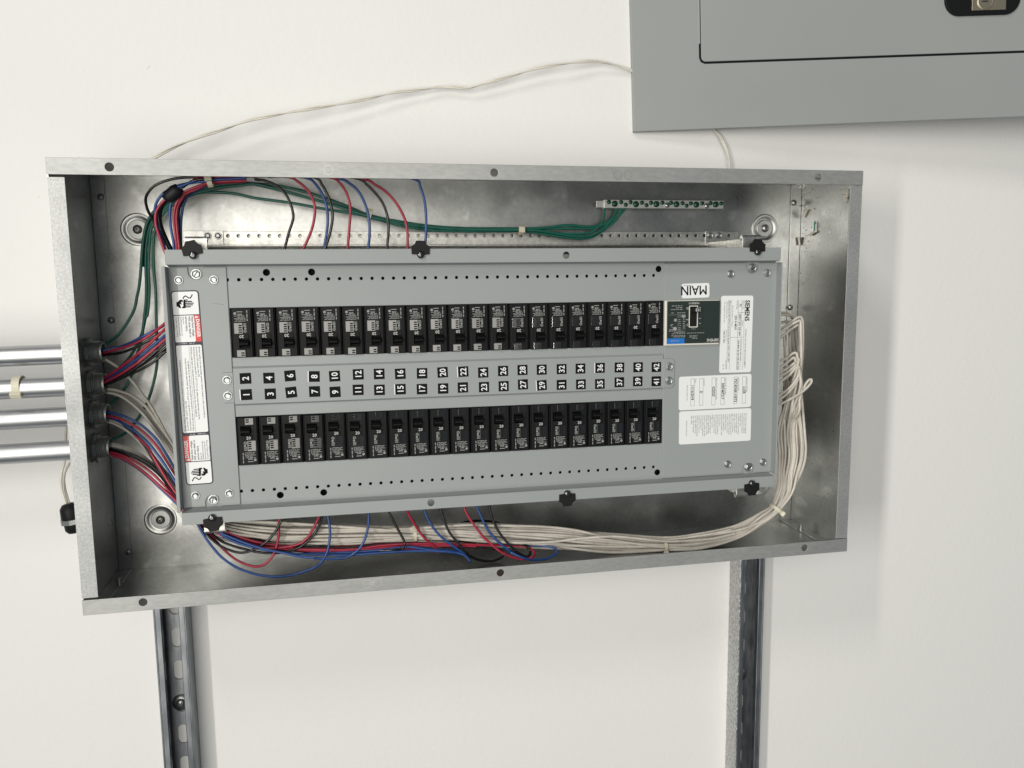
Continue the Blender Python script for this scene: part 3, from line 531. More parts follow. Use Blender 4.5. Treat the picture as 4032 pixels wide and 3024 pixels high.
for row in (0, 1):
    for i in range(21):
        o = proto if first else copy_tree(proto); first = False
        n = 2 * i + (2 if row == 0 else 1)
        o.location = (WX0 + 0.0254 * i + 0.0129, YD - random.uniform(-0.0004, 0.0008), ((WT0 + WT1) if row == 0 else (WB0 + WB1)) / 2 + random.uniform(-0.0006, 0.0006))
        o.rotation_euler = (random.uniform(-0.006, 0.006), (0 if row == 0 else math.pi) + random.uniform(-0.004, 0.004), random.uniform(-0.012, 0.012))
        side = 'above' if row == 0 else 'below'
        ones = 'zero one two three four five six seven eight nine ten eleven twelve thirteen fourteen fifteen sixteen seventeen eighteen nineteen'.split()
        word = ones[n] if n < 20 else ('twenty', 'thirty', 'forty')[n // 10 - 2] + ('-' + ones[n % 10] if n % 10 else '')
        o['label'] = f'black circuit breaker marked 20, directly {side} the number {word} label'

# ------------------------------------------------------------------ main breaker
mb = thing('main_breaker', (0.7443, YD, 0.287), 'dark green faced main circuit breaker with 110 toggle and white bezel under the MAIN label', 'breaker')
bz = MB().box((0.7068, -0.1205, 0.2868), (0.7826, YD - 0.0016, 0.3450), 0.0010).build('bezel', 'bezel_white', mb)
fx0, fx1, fz0, fz1 = 0.7097, 0.7822, 0.2892, 0.3440
tx, tz = 0.7455, 0.3239
fc = plate('face', rectpts(fx0, fz0, fx1, fz1), [rectpts(tx - 0.0050, tz - 0.0128, tx + 0.0050, tz + 0.0128)], -0.1213, 0.0007, 'face_green', mb, 0.0001)
plate('toggle_frame', rrect(tx - 0.0062, tz - 0.0141, tx + 0.0062, tz + 0.0141, 0.0012, 3), [rectpts(tx - 0.0050, tz - 0.0129, tx + 0.0050, tz + 0.0129)], -0.1220, 0.0009, 'bezel_white', mb, 0.0002)
MB().rect(tx - 0.0051, tz - 0.0130, tx + 0.0051, tz + 0.0130, FRONT(0, 0, -0.12075)).build('toggle_slot', 'black_matte', mb)
tg = MB().box((tx - 0.0040, -0.1330, tz + 0.0058), (tx + 0.0046, -0.1209, tz + 0.0112), 0.0012)
tg.build('toggle', 'black_plastic', mb)
UD = lambda x, z, y=-0.12145: frame((x, y, z), (-1, 0, 0), (0, 0, -1))   # lettering upside down, as the breaker is mounted
b = MB(); b.text('110', 0.0058, UD(tx + 0.0049, tz + 0.0108, -0.13315), 'LEFT', 0.006, sx=0.80); b.build('toggle_number', 'label_white', mb)
MB().box((fx0 - 0.0001, -0.12155, fz0), (fx0 + 0.0240, -0.1211, fz0 + 0.0070)).build('blue_panel', 'face_blue', mb)
b = MB(); g = MB()
b.text('SIEMENS', 0.0052, UD(fx1 - 0.0008, fz0 + 0.0053), 'LEFT', 0.010, sx=0.86); b.text('NGB3B110', 0.0034, UD(tx + 0.0080, tz + 0.0182), 'LEFT', 0.004, sx=0.92)
g.text('NGB', 0.0036, UD(fx0 + 0.0122, fz0 + 0.0050, -0.1217), 'LEFT', 0.01); g.rect(fx0 + 0.0130, fz0 + 0.0030, fx0 + 0.0172, fz0 + 0.0034, FRONT(0, 0, -0.1217)); g.rect(fx0 + 0.0130, fz0 + 0.0043, fx0 + 0.0172, fz0 + 0.0047, FRONT(0, 0, -0.1217))
F = FRONT(0, 0, -0.12145)
b.ring(tx - 0.0082, tz + 0.0106, 0.0010, 0.0014, F); b.rect(tx - 0.0104, tz - 0.0042, tx - 0.0064, tz - 0.0037, F); b.rect(tx - 0.0085, tz - 0.0122, tx - 0.0080, tz - 0.0090, F)
def greek(bb, x0, x1, z, h, rnd):
    x = x0
    while x < x1 - 0.0006:
        l = rnd.uniform(0.0016, 0.0040); x2 = min(x + l, x1); bb.rect(x, z - h / 2, x2, z + h / 2, F); x = x2 + rnd.uniform(0.0004, 0.0010)
rnd = random.Random(5); lx0 = fx0 + 0.0020; lx1 = fx0 + 0.0250
for z, a, c in ((0.0488, .006, .021), (0.0464, .012, .021), (0.0442, .0050, .021), (0.0398, .0055, .009), (0.0398, .0135, .0245)): greek(g, fx0 + a, fx0 + c, fz0 + z, 0.0009, rnd)
for k in range(7): greek(g, fx0 + 0.0215, lx1, fz0 + 0.0330 - k * 0.0023, 0.0009, rnd); greek(g, fx0 + 0.0152, fx0 + 0.0190, fz0 + 0.0310 - k * 0.0026, 0.0008, rnd)
for z, a in ((0.0148, .0095), (0.0130, .0065), (0.0104, .0060), (0.0088, .0090)): greek(g, fx0 + a, lx1, fz0 + z, 0.0009, rnd)
for z, a, c in ((0.0134, .0275, .0512), (0.0098, .0310, .0420), (0.0081, .0310, .0420), (0.0064, .0350, .0420)): greek(g, fx0 + a, fx0 + c, fz0 + z, 0.0008, rnd)
for z, a in ((0.0250, .005), (0.0235, .004), (0.0210, .006), (0.0185, .003), (0.0170, .003)): greek(g, fx0 + a, fx0 + 0.0085, fz0 + z, 0.0008, rnd)
for q in ((.0015, .0372, .0245, .0375), (.0015, .0162, .0245, .0165), (.0136, .0165, .0138, .0372), (.0136, .0188, .0245, .0190)): g.rect(fx0 + q[0], fz0 + q[1], fx0 + q[2], fz0 + q[3], F)
g.disc(fx0 + 0.0112, fz0 + 0.0305, 0.0021, F); b.ring(fx0 + 0.0108, fz0 + 0.0195, 0.0016, 0.0022, F); b.disc(fx0 + 0.0108, fz0 + 0.0195, 0.0009, F); g.ring(fx0 + 0.0168, fz0 + 0.0352, 0.0012, 0.0016, F); g.rect(fx0 + 0.0196, fz0 + 0.0338, fx0 + 0.0250, fz0 + 0.0370, F)
for z, s in ((tz + 0.0116, .0024), (tz - 0.0026, .0032), (tz - 0.0090, .0028)): g.rect(tx + 0.0078, z - 0.0005, tx + 0.0078 + s, z + 0.0005, F)
greek(g, tx - 0.0025, tx + 0.0035, tz - 0.0160, 0.0008, rnd)
b.build('lettering', 'print_white', mb); g.build('fine_print', 'print_dim', mb)

# ------------------------------------------------------------------ ground bar
gbx0, gbx1 = 0.6565, 0.8315; gz = 0.4752
gb = thing('ground_bar', (0.74, -0.002, gz - 0.006), 'aluminium ground bar with a row of green screws at upper right of the box', 'ground bar')
MB().box((gbx0, -0.0230, gz - 0.0055), (gbx1, -0.0120, gz + 0.0058), 0.0006).build('bar', 'bar_alu', gb)
for x in (gbx0 + 0.035, gbx1 - 0.030): MB().box((x - 0.004, -0.0125, gz - 0.004), (x + 0.004, -0.0014, gz + 0.004), 0.0004).build('standoff', 'bar_alu', gb)
MB().box((gbx0 - 0.0105, -0.0200, gz - 0.0045), (gbx0 + 0.0005, -0.0185, gz + 0.0045), 0.0004).build('end_tab', 'bar_alu', gb)
def gscrew(px_, py_, r, material):
    x = gbx0 + (px_ - 75) / (1133 - 75) * (gbx1 - gbx0); z = gz + 0.0055 - (py_ - 63) / 62 * 0.011
    o = MB().lathe([(r, 0), (r * 0.97, r * 0.5), (r * 0.75, r * 0.72), (0.0001, r * 0.76)], (x, -0.0229, z), (0, -1, 0), 16).build('bar_screw', material, gb)
    a = random.uniform(0, 3); y = -0.0229 - r * 0.79; dx, dz = math.cos(a), math.sin(a); L = r * 0.85; t = r * 0.12
    MB().poly([(x + dx * L - dz * t, y, z + dz * L + dx * t), (x - dx * L - dz * t, y, z - dz * L + dx * t), (x - dx * L + dz * t, y, z - dz * L - dx * t), (x + dx * L + dz * t, y, z + dz * L - dx * t)]).build('drive_slot', 'screw_dark', o)
for x, y in ((162, 93), (347, 95), (527, 93), (705, 93), (883, 95), (1060, 92)): gscrew(x, y, 0.0042, 'green_screw')
for x, y in ((112, 80), (218, 80), (258, 100), (300, 80), (400, 83), (440, 102), (480, 83), (580, 82), (658, 82), (760, 84), (797, 103), (835, 85), (938, 84), (1013, 82), (1110, 84)): gscrew(x, y, 0.0029, 'green_screw')
for x, y in ((622, 100), (978, 103)): gscrew(x, y, 0.0036, 'screw_zinc')

# ------------------------------------------------------------------ conduits and their connectors
CL = ['topmost of the four steel conduits entering the left side of the box', 'second steel conduit from the top at left, with a nylon tie round it', 'third steel conduit from the top entering the left side of the box', 'lowest of the four steel conduits entering the left side of the box']
KL = ['threaded connector of the topmost conduit inside the left box wall', 'threaded connector of the second conduit inside the left box wall', 'threaded connector of the third conduit inside the left box wall', 'threaded connector of the lowest conduit inside the left box wall']
for i, z in enumerate(CZ):
    c = MB(); c.cyl((-0.75, CY, z - 0.013), 0.0120, 0.748, (1, 0, 0.016), 28, cap=False); c.cyl((-0.75, CY, z - 0.013), 0.0108, 0.748, (1, 0, 0.016), 28, cap=False)
    tag(c.build('conduit', 'conduit_steel'), CL[i], 'conduit', 'four conduits at left')
    k = thing('conduit_connector', (0.003, CY, z), KL[i], 'connector', 'conduit connectors inside the box')
    MB().lathe([(0.0119, -0.006), (0.0128, -0.0055), (0.0128, -0.0004)], (0, CY, z), (1, 0, 0), 24).build('outer_hub', 'connector_steel', k)
    prof = [(0.0118, 0.0)]
    for q in range(6): prof += [(0.0131, 0.003 + q * 0.0022), (0.0121, 0.0041 + q * 0.0022)]
    prof += [(0.0126, 0.0168), (0.0122, 0.0186), (0.0104, 0.0186), (0.0102, 0.004)]
    MB().lathe(prof, (0.001, CY, z), (1, 0, 0), 28, False).build('threaded_nipple', 'connector_steel', k)
    n = 16; P = []
    for q in range(n):
        a = 2 * math.pi * q / n; r = 0.0185 if q % 2 else 0.0160; P.append((CY + r * math.cos(a), z + r * math.sin(a)))
    M = Matrix(((0, 0, 1, 0.0046), (1, 0, 0, 0), (0, 1, 0, 0), (0, 0, 0, 1)))
    MB().addmesh(plate_mesh(P, [circle(CY, z, 0.0122, 20)], 0.0036, 0.0004), M).build('locknut', 'connector_steel', k)
def tie(c, axis, r, label, ang=0.0, wd=0.0042, group='nylon cable ties', head=True, mat_='tie_nylon', head_r=None):
    c = Vector(c); a = Vector(axis).normalized(); n = 24; t = 0.0011
    o = thing('cable_tie', c, label, 'cable tie', group)
    MB().lathe([(r, -wd / 2), (r + t, -wd / 2), (r + t, wd / 2), (r, wd / 2), (r, -wd / 2)], c, a, n, False).build('strap', mat_, o)
    if head:
        # head faces the direction 'ang' (degrees, 0 = right, 90 = up) mixed toward the viewer
        d = Vector((math.cos(math.radians(ang)), -1.1, math.sin(math.radians(ang)))); d = (d - a * d.dot(a)).normalized(); s = a.cross(d)
        M = Matrix((a, s, d)).transposed().to_4x4(); M.translation = c + d * (r + t)
        MB().box((-wd * 0.72, -0.0036, -0.0010), (wd * 0.72, 0.0036, 0.0040), 0.0006, M).build('head', mat_, o)
    return o
tie((-0.0759,-0.0615,0.2554), (1, 0, 0.0), 0.0119, 'pale nylon tie strapped round the second conduit outside the box', -60, 0.0085)

# ------------------------------------------------------------------ wires
def wire(pts, kind, label, group=None, r=0.00165, cat='wire', name=None):
    o = MB().tube(pts, r).build(name or (kind.split('_')[-1] + '_wire'), kind); return tag(o, label, cat, group)
GT = 'branch wires looping from the upper lip to the breakers'
TOP = [([(0.2078,-0.0920,0.4956),(0.2076,-0.0913,0.4937),(0.2180,-0.0906,0.4925),(0.2308,-0.0899,0.4868),(0.2402,-0.0892,0.4776),(0.2456,-0.0885,0.4655),(0.2480,-0.0878,0.4534),(0.2466,-0.0871,0.4453),(0.2420,-0.0864,0.4331),(0.2357,-0.0857,0.4126),(0.2325,-0.0850,0.4044)], 'wire_black', 'black wire dropping behind the upper rim, leftmost of the nine drops'),
 ([(0.1823,-0.0950,0.4964),(0.2212,-0.0941,0.4981),(0.2460,-0.0932,0.4966),(0.2550,-0.0923,0.4921),(0.2640,-0.0914,0.4843),(0.2702,-0.0905,0.4750),(0.2735,-0.0895,0.4629),(0.2725,-0.0886,0.4507),(0.2685,-0.0877,0.4358),(0.2610,-0.0868,0.4193),(0.2572,-0.0859,0.4125),(0.2541,-0.0850,0.4043)], 'wire_red', 'red wire dropping behind the upper rim, second from left'),
 ([(0.1824,-0.0950,0.4972),(0.2409,-0.0935,0.4991),(0.2672,-0.0920,0.4957),(0.2749,-0.0905,0.4899),(0.2812,-0.0890,0.4807),(0.2861,-0.0875,0.4686),(0.2879,-0.0860,0.4551),(0.2874,-0.0845,0.4415),(0.2850,-0.0830,0.4278),(0.2816,-0.0815,0.4126),(0.2798,-0.0800,0.4043)], 'wire_blue', 'blue wire dropping behind the upper rim, third from left, crossing a black one'),
 ([(0.1828,-0.0980,0.4974),(0.2478,-0.0972,0.4997),(0.2761,-0.0964,0.4959),(0.2831,-0.0956,0.4881),(0.2887,-0.0948,0.4774),(0.2928,-0.0940,0.4640),(0.2940,-0.0932,0.4518),(0.2918,-0.0924,0.4382),(0.2878,-0.0916,0.4246),(0.2832,-0.0908,0.4122),(0.2802,-0.0900,0.4040)], 'wire_black', 'shiny black wire dropping behind the upper rim, hugging the third drop'),
 ([(0.1952,-0.0950,0.4969),(0.2675,-0.0940,0.5001),(0.2954,-0.0930,0.4966),(0.3033,-0.0920,0.4914),(0.3098,-0.0910,0.4821),(0.3141,-0.0900,0.4700),(0.3150,-0.0890,0.4577),(0.3135,-0.0880,0.4413),(0.3118,-0.0870,0.4262),(0.3099,-0.0860,0.4123),(0.3089,-0.0850,0.4040)], 'wire_red', 'red wire dropping behind the upper rim, fifth from left'),
 ([(0.2079,-0.0920,0.4980),(0.2740,-0.0913,0.5003),(0.3055,-0.0906,0.4957),(0.3155,-0.0899,0.4904),(0.3248,-0.0892,0.4824),(0.3313,-0.0885,0.4703),(0.3357,-0.0878,0.4566),(0.3373,-0.0871,0.4428),(0.3368,-0.0864,0.4276),(0.3346,-0.0857,0.4122),(0.3333,-0.0850,0.4039)], 'wire_blue', 'blue wire dropping behind the upper rim, sixth from left, over the green tie'),
 ([(0.2209,-0.0920,0.4971),(0.2942,-0.0913,0.5002),(0.3266,-0.0906,0.4959),(0.3360,-0.0899,0.4893),(0.3454,-0.0892,0.4799),(0.3534,-0.0885,0.4690),(0.3586,-0.0878,0.4553),(0.3603,-0.0871,0.4415),(0.3592,-0.0864,0.4261),(0.3574,-0.0857,0.4122),(0.3564,-0.0850,0.4037)], 'wire_black', 'black wire dropping behind the upper rim, seventh from left'),
 ([(0.2341,-0.0920,0.4979),(0.3009,-0.0913,0.4996),(0.3349,-0.0906,0.4954),(0.3457,-0.0899,0.4894),(0.3566,-0.0892,0.4828),(0.3675,-0.0885,0.4719),(0.3755,-0.0878,0.4596),(0.3809,-0.0871,0.4471),(0.3831,-0.0864,0.4331),(0.3828,-0.0857,0.4121),(0.3826,-0.0850,0.4036)], 'wire_red', 'red wire dropping behind the upper rim, eighth from left, widest curve'),
 ([(0.2474,-0.0920,0.4988),(0.3626,-0.0912,0.4997),(0.3947,-0.0904,0.4961),(0.4001,-0.0897,0.4873),(0.4041,-0.0889,0.4750),(0.4060,-0.0881,0.4611),(0.4064,-0.0873,0.4472),(0.4058,-0.0866,0.4303),(0.4044,-0.0858,0.4162),(0.4034,-0.0850,0.4035)], 'wire_blue', 'blue wire dropping behind the middle clip, rightmost of the drops')]
for P, k, l in TOP: wire(P, k, l, GT)
GL = 'wires bent round the upper left corner of the box'
for P, k, l in [([(0.1920,-0.0980,0.4953),(0.1743,-0.0949,0.4961),(0.1525,-0.0919,0.4959),(0.1274,-0.0888,0.4953),(0.1096,-0.0857,0.4925),(0.0944,-0.0826,0.4868),(0.0859,-0.0796,0.4794),(0.0815,-0.0765,0.4720),(0.0812,-0.0734,0.4639),(0.0828,-0.0704,0.4564),(0.0863,-0.0673,0.4488),(0.0896,-0.0642,0.4400),(0.0935,-0.0611,0.4279),(0.0981,-0.0581,0.4189),(0.1005,-0.0550,0.4103)], 'wire_black', 'black wire making the outermost loop in the upper left corner'),
 ([(0.1982,-0.1020,0.4943),(0.1806,-0.1002,0.4931),(0.1602,-0.0984,0.4919),(0.1530,-0.0966,0.4906),(0.1366,-0.0948,0.4888),(0.1219,-0.0930,0.4857),(0.1123,-0.0912,0.4819),(0.1037,-0.0894,0.4768),(0.0972,-0.0876,0.4698),(0.0936,-0.0858,0.4629),(0.0924,-0.0840,0.4559),(0.0927,-0.0822,0.4477),(0.0941,-0.0804,0.4371),(0.0964,-0.0786,0.4252),(0.0994,-0.0768,0.4144),(0.1010,-0.0750,0.4090)], 'wire_blue', 'blue wire entering the black tape from above in the upper left corner'),
 ([(0.1232,-0.0900,0.4786),(0.1150,-0.0895,0.4757),(0.1078,-0.0890,0.4721),(0.1030,-0.0885,0.4680),(0.0986,-0.0880,0.4633),(0.0950,-0.0875,0.4574),(0.0932,-0.0870,0.4515),(0.0927,-0.0865,0.4444),(0.0936,-0.0860,0.4368),(0.0958,-0.0855,0.4278),(0.0980,-0.0850,0.4189),(0.0998,-0.0845,0.4123),(0.1011,-0.0840,0.4081)], 'wire_red', 'red wire leaving the black tape downward, leftmost red one'),
 ([(0.1095,-0.0800,0.4742),(0.1027,-0.0789,0.4689),(0.0981,-0.0778,0.4630),(0.0952,-0.0767,0.4571),(0.0942,-0.0756,0.4494),(0.0948,-0.0744,0.4411),(0.0974,-0.0733,0.4303),(0.1012,-0.0722,0.4213),(0.1045,-0.0711,0.4128),(0.1063,-0.0700,0.4079)], 'wire_black', 'black wire beside the leftmost red one below the tape'),
 ([(0.1070,-0.0740,0.4724),(0.0994,-0.0728,0.4653),(0.0961,-0.0715,0.4576),(0.0950,-0.0702,0.4486),(0.0957,-0.0690,0.4409),(0.0985,-0.0677,0.4306),(0.1018,-0.0665,0.4215),(0.1051,-0.0653,0.4130),(0.1069,-0.0640,0.4081)], 'wire_black', 'inner black wire of the pair below the tape'),
 ([(0.1170,-0.0820,0.4777),(0.1126,-0.0812,0.4729),(0.1098,-0.0804,0.4670),(0.1080,-0.0797,0.4599),(0.1074,-0.0789,0.4528),(0.1072,-0.0781,0.4421),(0.1081,-0.0773,0.4313),(0.1090,-0.0766,0.4211),(0.1089,-0.0758,0.4126),(0.1088,-0.0750,0.4078)], 'wire_blue', 'blue wire falling straight below the tape, middle one'),
 ([(0.1971,-0.0940,0.4920),(0.1737,-0.0929,0.4912),(0.1590,-0.0917,0.4898),(0.1519,-0.0906,0.4889),(0.1382,-0.0894,0.4839),(0.1263,-0.0883,0.4786),(0.1212,-0.0871,0.4730),(0.1171,-0.0860,0.4666),(0.1143,-0.0849,0.4595),(0.1126,-0.0837,0.4507),(0.1122,-0.0826,0.4418),(0.1126,-0.0814,0.4299),(0.1128,-0.0803,0.4191),(0.1126,-0.0791,0.4125),(0.1124,-0.0780,0.4076)], 'wire_red', 'red wire curving round the corner in front of the tape, left of two'),
 ([(0.1966,-0.0900,0.4918),(0.1731,-0.0891,0.4905),(0.1584,-0.0883,0.4890),(0.1513,-0.0874,0.4878),(0.1388,-0.0866,0.4821),(0.1274,-0.0857,0.4774),(0.1230,-0.0849,0.4721),(0.1190,-0.0840,0.4662),(0.1164,-0.0831,0.4597),(0.1150,-0.0823,0.4508),(0.1146,-0.0814,0.4419),(0.1149,-0.0806,0.4299),(0.1153,-0.0797,0.4191),(0.1154,-0.0789,0.4125),(0.1153,-0.0780,0.4076)], 'wire_red', 'red wire curving round the corner in front of the tape, right of two'),
 ([(0.1504,-0.0820,0.4881),(0.1354,-0.0806,0.4816),(0.1260,-0.0792,0.4745),(0.1207,-0.0778,0.4674),(0.1174,-0.0764,0.4603),(0.1159,-0.0750,0.4514),(0.1154,-0.0736,0.4424),(0.1152,-0.0722,0.4304),(0.1152,-0.0708,0.4195),(0.1150,-0.0694,0.4128),(0.1146,-0.0680,0.4080)], 'wire_black', 'black wire behind the two red ones at the upper left corner'),
 ([(0.1480,-0.0780,0.4868),(0.1370,-0.0771,0.4814),(0.1296,-0.0762,0.4766),(0.1251,-0.0753,0.4712),(0.1219,-0.0744,0.4647),(0.1199,-0.0735,0.4569),(0.1183,-0.0725,0.4485),(0.1172,-0.0716,0.4395),(0.1166,-0.0707,0.4305),(0.1161,-0.0698,0.4214),(0.1156,-0.0689,0.4128),(0.1153,-0.0680,0.4080)], 'wire_blue', 'blue wire at the inner side of the corner bend, beside the bracket'),
 ([(0.1537,-0.1000,0.4928),(0.1448,-0.0984,0.4920),(0.1377,-0.0968,0.4903),(0.1315,-0.0952,0.4870),(0.1241,-0.0936,0.4824),(0.1156,-0.0920,0.4784)], 'wire_black', 'short black wire between the tie and the tape'),
 ([(0.1952,-0.1000,0.4966),(0.1691,-0.0987,0.4961),(0.1516,-0.0975,0.4940),(0.1428,-0.0962,0.4934),(0.1385,-0.0950,0.4915)], 'wire_red', 'red wire running along under the upper lip above the tie'),
 ([(0.1976,-0.0970,0.4943),(0.1831,-0.0970,0.4950),(0.1618,-0.0970,0.4942),(0.1532,-0.0970,0.4938),(0.1400,-0.0970,0.4904),(0.1284,-0.0970,0.4861),(0.1215,-0.0970,0.4837)], 'wire_blue', 'second blue wire running from the tie under the upper lip')]: wire(P, k, l, GL)
# tape and tie on that bundle
a, b_ = Vector((0.1064,-0.0880,0.4710)), Vector((0.1215,-0.0920,0.4825)); d = (b_ - a)
tp = MB().lathe([(0.0001, -0.001), (0.0062, 0.0), (0.0076, 0.004), (0.0082, d.length * 0.5), (0.0078, d.length - 0.004), (0.0060, d.length + 0.001), (0.0001, d.length + 0.002)], a, d, 9, True)
tp.v = [tuple(Vector(v) + Vector((random.uniform(-1, 1), random.uniform(-1, 1), random.uniform(-1, 1))) * 0.0007) for v in tp.v]
tag(tp.build('tape_wrap', 'tape_black'), 'wad of black tape wrapped round the wires in the upper left corner', 'tape')
tie((0.1568,-0.0970,0.4915), Vector((0.1658,-0.0970,0.4928)) - Vector((0.1485,-0.0970,0.4902)), 0.0072, 'nylon tie round the wires under the upper lip at left', 20, 0.0055)

# green earth wires
GG = 'green earth wires'
for P, l in [([(0.0140,-0.0620,0.2988),(0.0147,-0.0550,0.2997),(0.0282,-0.0400,0.3095),(0.0406,-0.0380,0.3247),(0.0506,-0.0360,0.3428),(0.0545,-0.0340,0.3591),(0.0576,-0.0320,0.3732),(0.0603,-0.0300,0.3943),(0.0630,-0.0300,0.4154),(0.0664,-0.0300,0.4336),(0.0706,-0.0300,0.4475),(0.0795,-0.0300,0.4614),(0.0936,-0.0300,0.4740),(0.1114,-0.0300,0.4811),(0.1372,-0.0300,0.4849),(0.1712,-0.0297,0.4842),(0.2001,-0.0293,0.4785),(0.2418,-0.0290,0.4731),(0.2842,-0.0287,0.4655),(0.3362,-0.0283,0.4571),(0.3713,-0.0280,0.4470),(0.4163,-0.0275,0.4396),(0.4621,-0.0270,0.4382),(0.5168,-0.0265,0.4383),(0.5472,-0.0260,0.4391),(0.5747,-0.0247,0.4369),(0.6075,-0.0233,0.4351),(0.6374,-0.0220,0.4371),(0.6526,-0.0207,0.4489),(0.6571,-0.0193,0.4599),(0.6579,-0.0180,0.4702)], 'green wire from the topmost connector up the left side to the ground bar, lowest strand'),
 ([(0.0139,-0.0620,0.2247),(0.0160,-0.0550,0.2263),(0.0243,-0.0400,0.2338),(0.0340,-0.0381,0.2462),(0.0427,-0.0362,0.2630),(0.0506,-0.0344,0.2885),(0.0571,-0.0325,0.3126),(0.0609,-0.0306,0.3367),(0.0631,-0.0288,0.3518),(0.0644,-0.0269,0.3731),(0.0649,-0.0250,0.4015),(0.0672,-0.0250,0.4226),(0.0718,-0.0250,0.4423),(0.0836,-0.0250,0.4605),(0.0993,-0.0250,0.4760),(0.1189,-0.0250,0.4873),(0.1437,-0.0250,0.4953),(0.1712,-0.0250,0.4974),(0.2005,-0.0250,0.4966),(0.2284,-0.0250,0.4941),(0.2634,-0.0250,0.4859),(0.2989,-0.0250,0.4739),(0.3378,-0.0250,0.4591),(0.3716,-0.0250,0.4516),(0.4166,-0.0252,0.4450),(0.4624,-0.0255,0.4421),(0.5169,-0.0257,0.4417),(0.5473,-0.0260,0.4417),(0.5747,-0.0249,0.4433),(0.6041,-0.0237,0.4466),(0.6306,-0.0226,0.4445),(0.6507,-0.0214,0.4462),(0.6710,-0.0203,0.4545),(0.6847,-0.0191,0.4656),(0.6877,-0.0180,0.4704)], 'green wire from the third connector up the left side to the ground bar'),
 ([(0.0162,-0.0620,0.1833),(0.0183,-0.0550,0.1847),(0.0293,-0.0350,0.1891),(0.0426,-0.0300,0.2038),(0.0564,-0.0307,0.2254),(0.0648,-0.0314,0.2471),(0.0703,-0.0321,0.2674),(0.0730,-0.0329,0.2862),(0.0744,-0.0336,0.3232),(0.0763,-0.0343,0.3659),(0.0760,-0.0350,0.3941),(0.0773,-0.0346,0.4222),(0.0803,-0.0342,0.4389),(0.0908,-0.0338,0.4584),(0.1075,-0.0335,0.4724),(0.1281,-0.0331,0.4824),(0.1583,-0.0327,0.4904),(0.1857,-0.0323,0.4939),(0.2012,-0.0319,0.4951),(0.2356,-0.0315,0.4871),(0.2705,-0.0312,0.4774),(0.3059,-0.0308,0.4669),(0.3379,-0.0304,0.4567),(0.3713,-0.0300,0.4490),(0.4161,-0.0300,0.4429),(0.4618,-0.0300,0.4403),(0.5161,-0.0300,0.4396),(0.5464,-0.0300,0.4396),(0.5739,-0.0283,0.4374),(0.6033,-0.0266,0.4325),(0.6316,-0.0249,0.4315),(0.6502,-0.0231,0.4383),(0.6656,-0.0214,0.4520),(0.6728,-0.0197,0.4623),(0.6750,-0.0180,0.4703)], 'green wire from the lowest connector up the left side to the ground bar'),
 ([(0.0150,-0.0620,0.2584),(0.0239,-0.0550,0.2657),(0.0382,-0.0350,0.2803),(0.0542,-0.0300,0.3082),(0.0611,-0.0300,0.3310),(0.0642,-0.0300,0.3375),(0.0680,-0.0300,0.3660),(0.0689,-0.0300,0.3943),(0.0719,-0.0297,0.4224),(0.0754,-0.0294,0.4420),(0.0871,-0.0291,0.4588),(0.1027,-0.0288,0.4742),(0.1234,-0.0285,0.4849),(0.1509,-0.0282,0.4929),(0.1853,-0.0278,0.4964),(0.2076,-0.0275,0.4936),(0.2422,-0.0272,0.4852),(0.2774,-0.0269,0.4758),(0.3131,-0.0266,0.4652),(0.3380,-0.0263,0.4561),(0.3715,-0.0260,0.4483),(0.4165,-0.0260,0.4420),(0.4623,-0.0260,0.4395),(0.5169,-0.0260,0.4391),(0.5472,-0.0260,0.4380),(0.5746,-0.0250,0.4338),(0.5991,-0.0240,0.4303),(0.6239,-0.0230,0.4284),(0.6407,-0.0220,0.4316),(0.6575,-0.0210,0.4411),(0.6744,-0.0200,0.4545),(0.6811,-0.0190,0.4656),(0.6817,-0.0180,0.4704)], 'green wire from the second connector up the left side to the ground bar')]: wire(P, 'wire_green', l, GG, 0.0018)
wire([(0.0613,-0.0220,0.3945),(0.0638,-0.0220,0.4228),(0.0691,-0.0220,0.4425),(0.0802,-0.0220,0.4593),(0.0959,-0.0220,0.4734),(0.1154,-0.0220,0.4834),(0.1403,-0.0220,0.4921),(0.1777,-0.0220,0.4960),(0.2141,-0.0220,0.4950),(0.2492,-0.0220,0.4904),(0.2846,-0.0220,0.4799),(0.3204,-0.0220,0.4663),(0.3386,-0.0220,0.4583),(0.3718,-0.0220,0.4506),(0.4169,-0.0220,0.4445),(0.4784,-0.0220,0.4413),(0.5481,-0.0220,0.4409),(0.5756,-0.0213,0.4417),(0.6082,-0.0207,0.4426),(0.6413,-0.0200,0.4427),(0.6580,-0.0193,0.4474),(0.6715,-0.0187,0.4593),(0.6775,-0.0180,0.4695)], 'wire_green', 'green wire at the back of the earth bundle to the ground bar', GG, 0.0018)
tie((0.3388,-0.0280,0.4568), (1, 0, -0.24), 0.0056, 'nylon tie round the green wires behind the sixth drop', 60, 0.0045)
tie((0.5383,-0.0270,0.4393), (1, 0, 0.0), 0.0056, 'nylon tie round the green wires near the ground bar', 0, 0.0055)

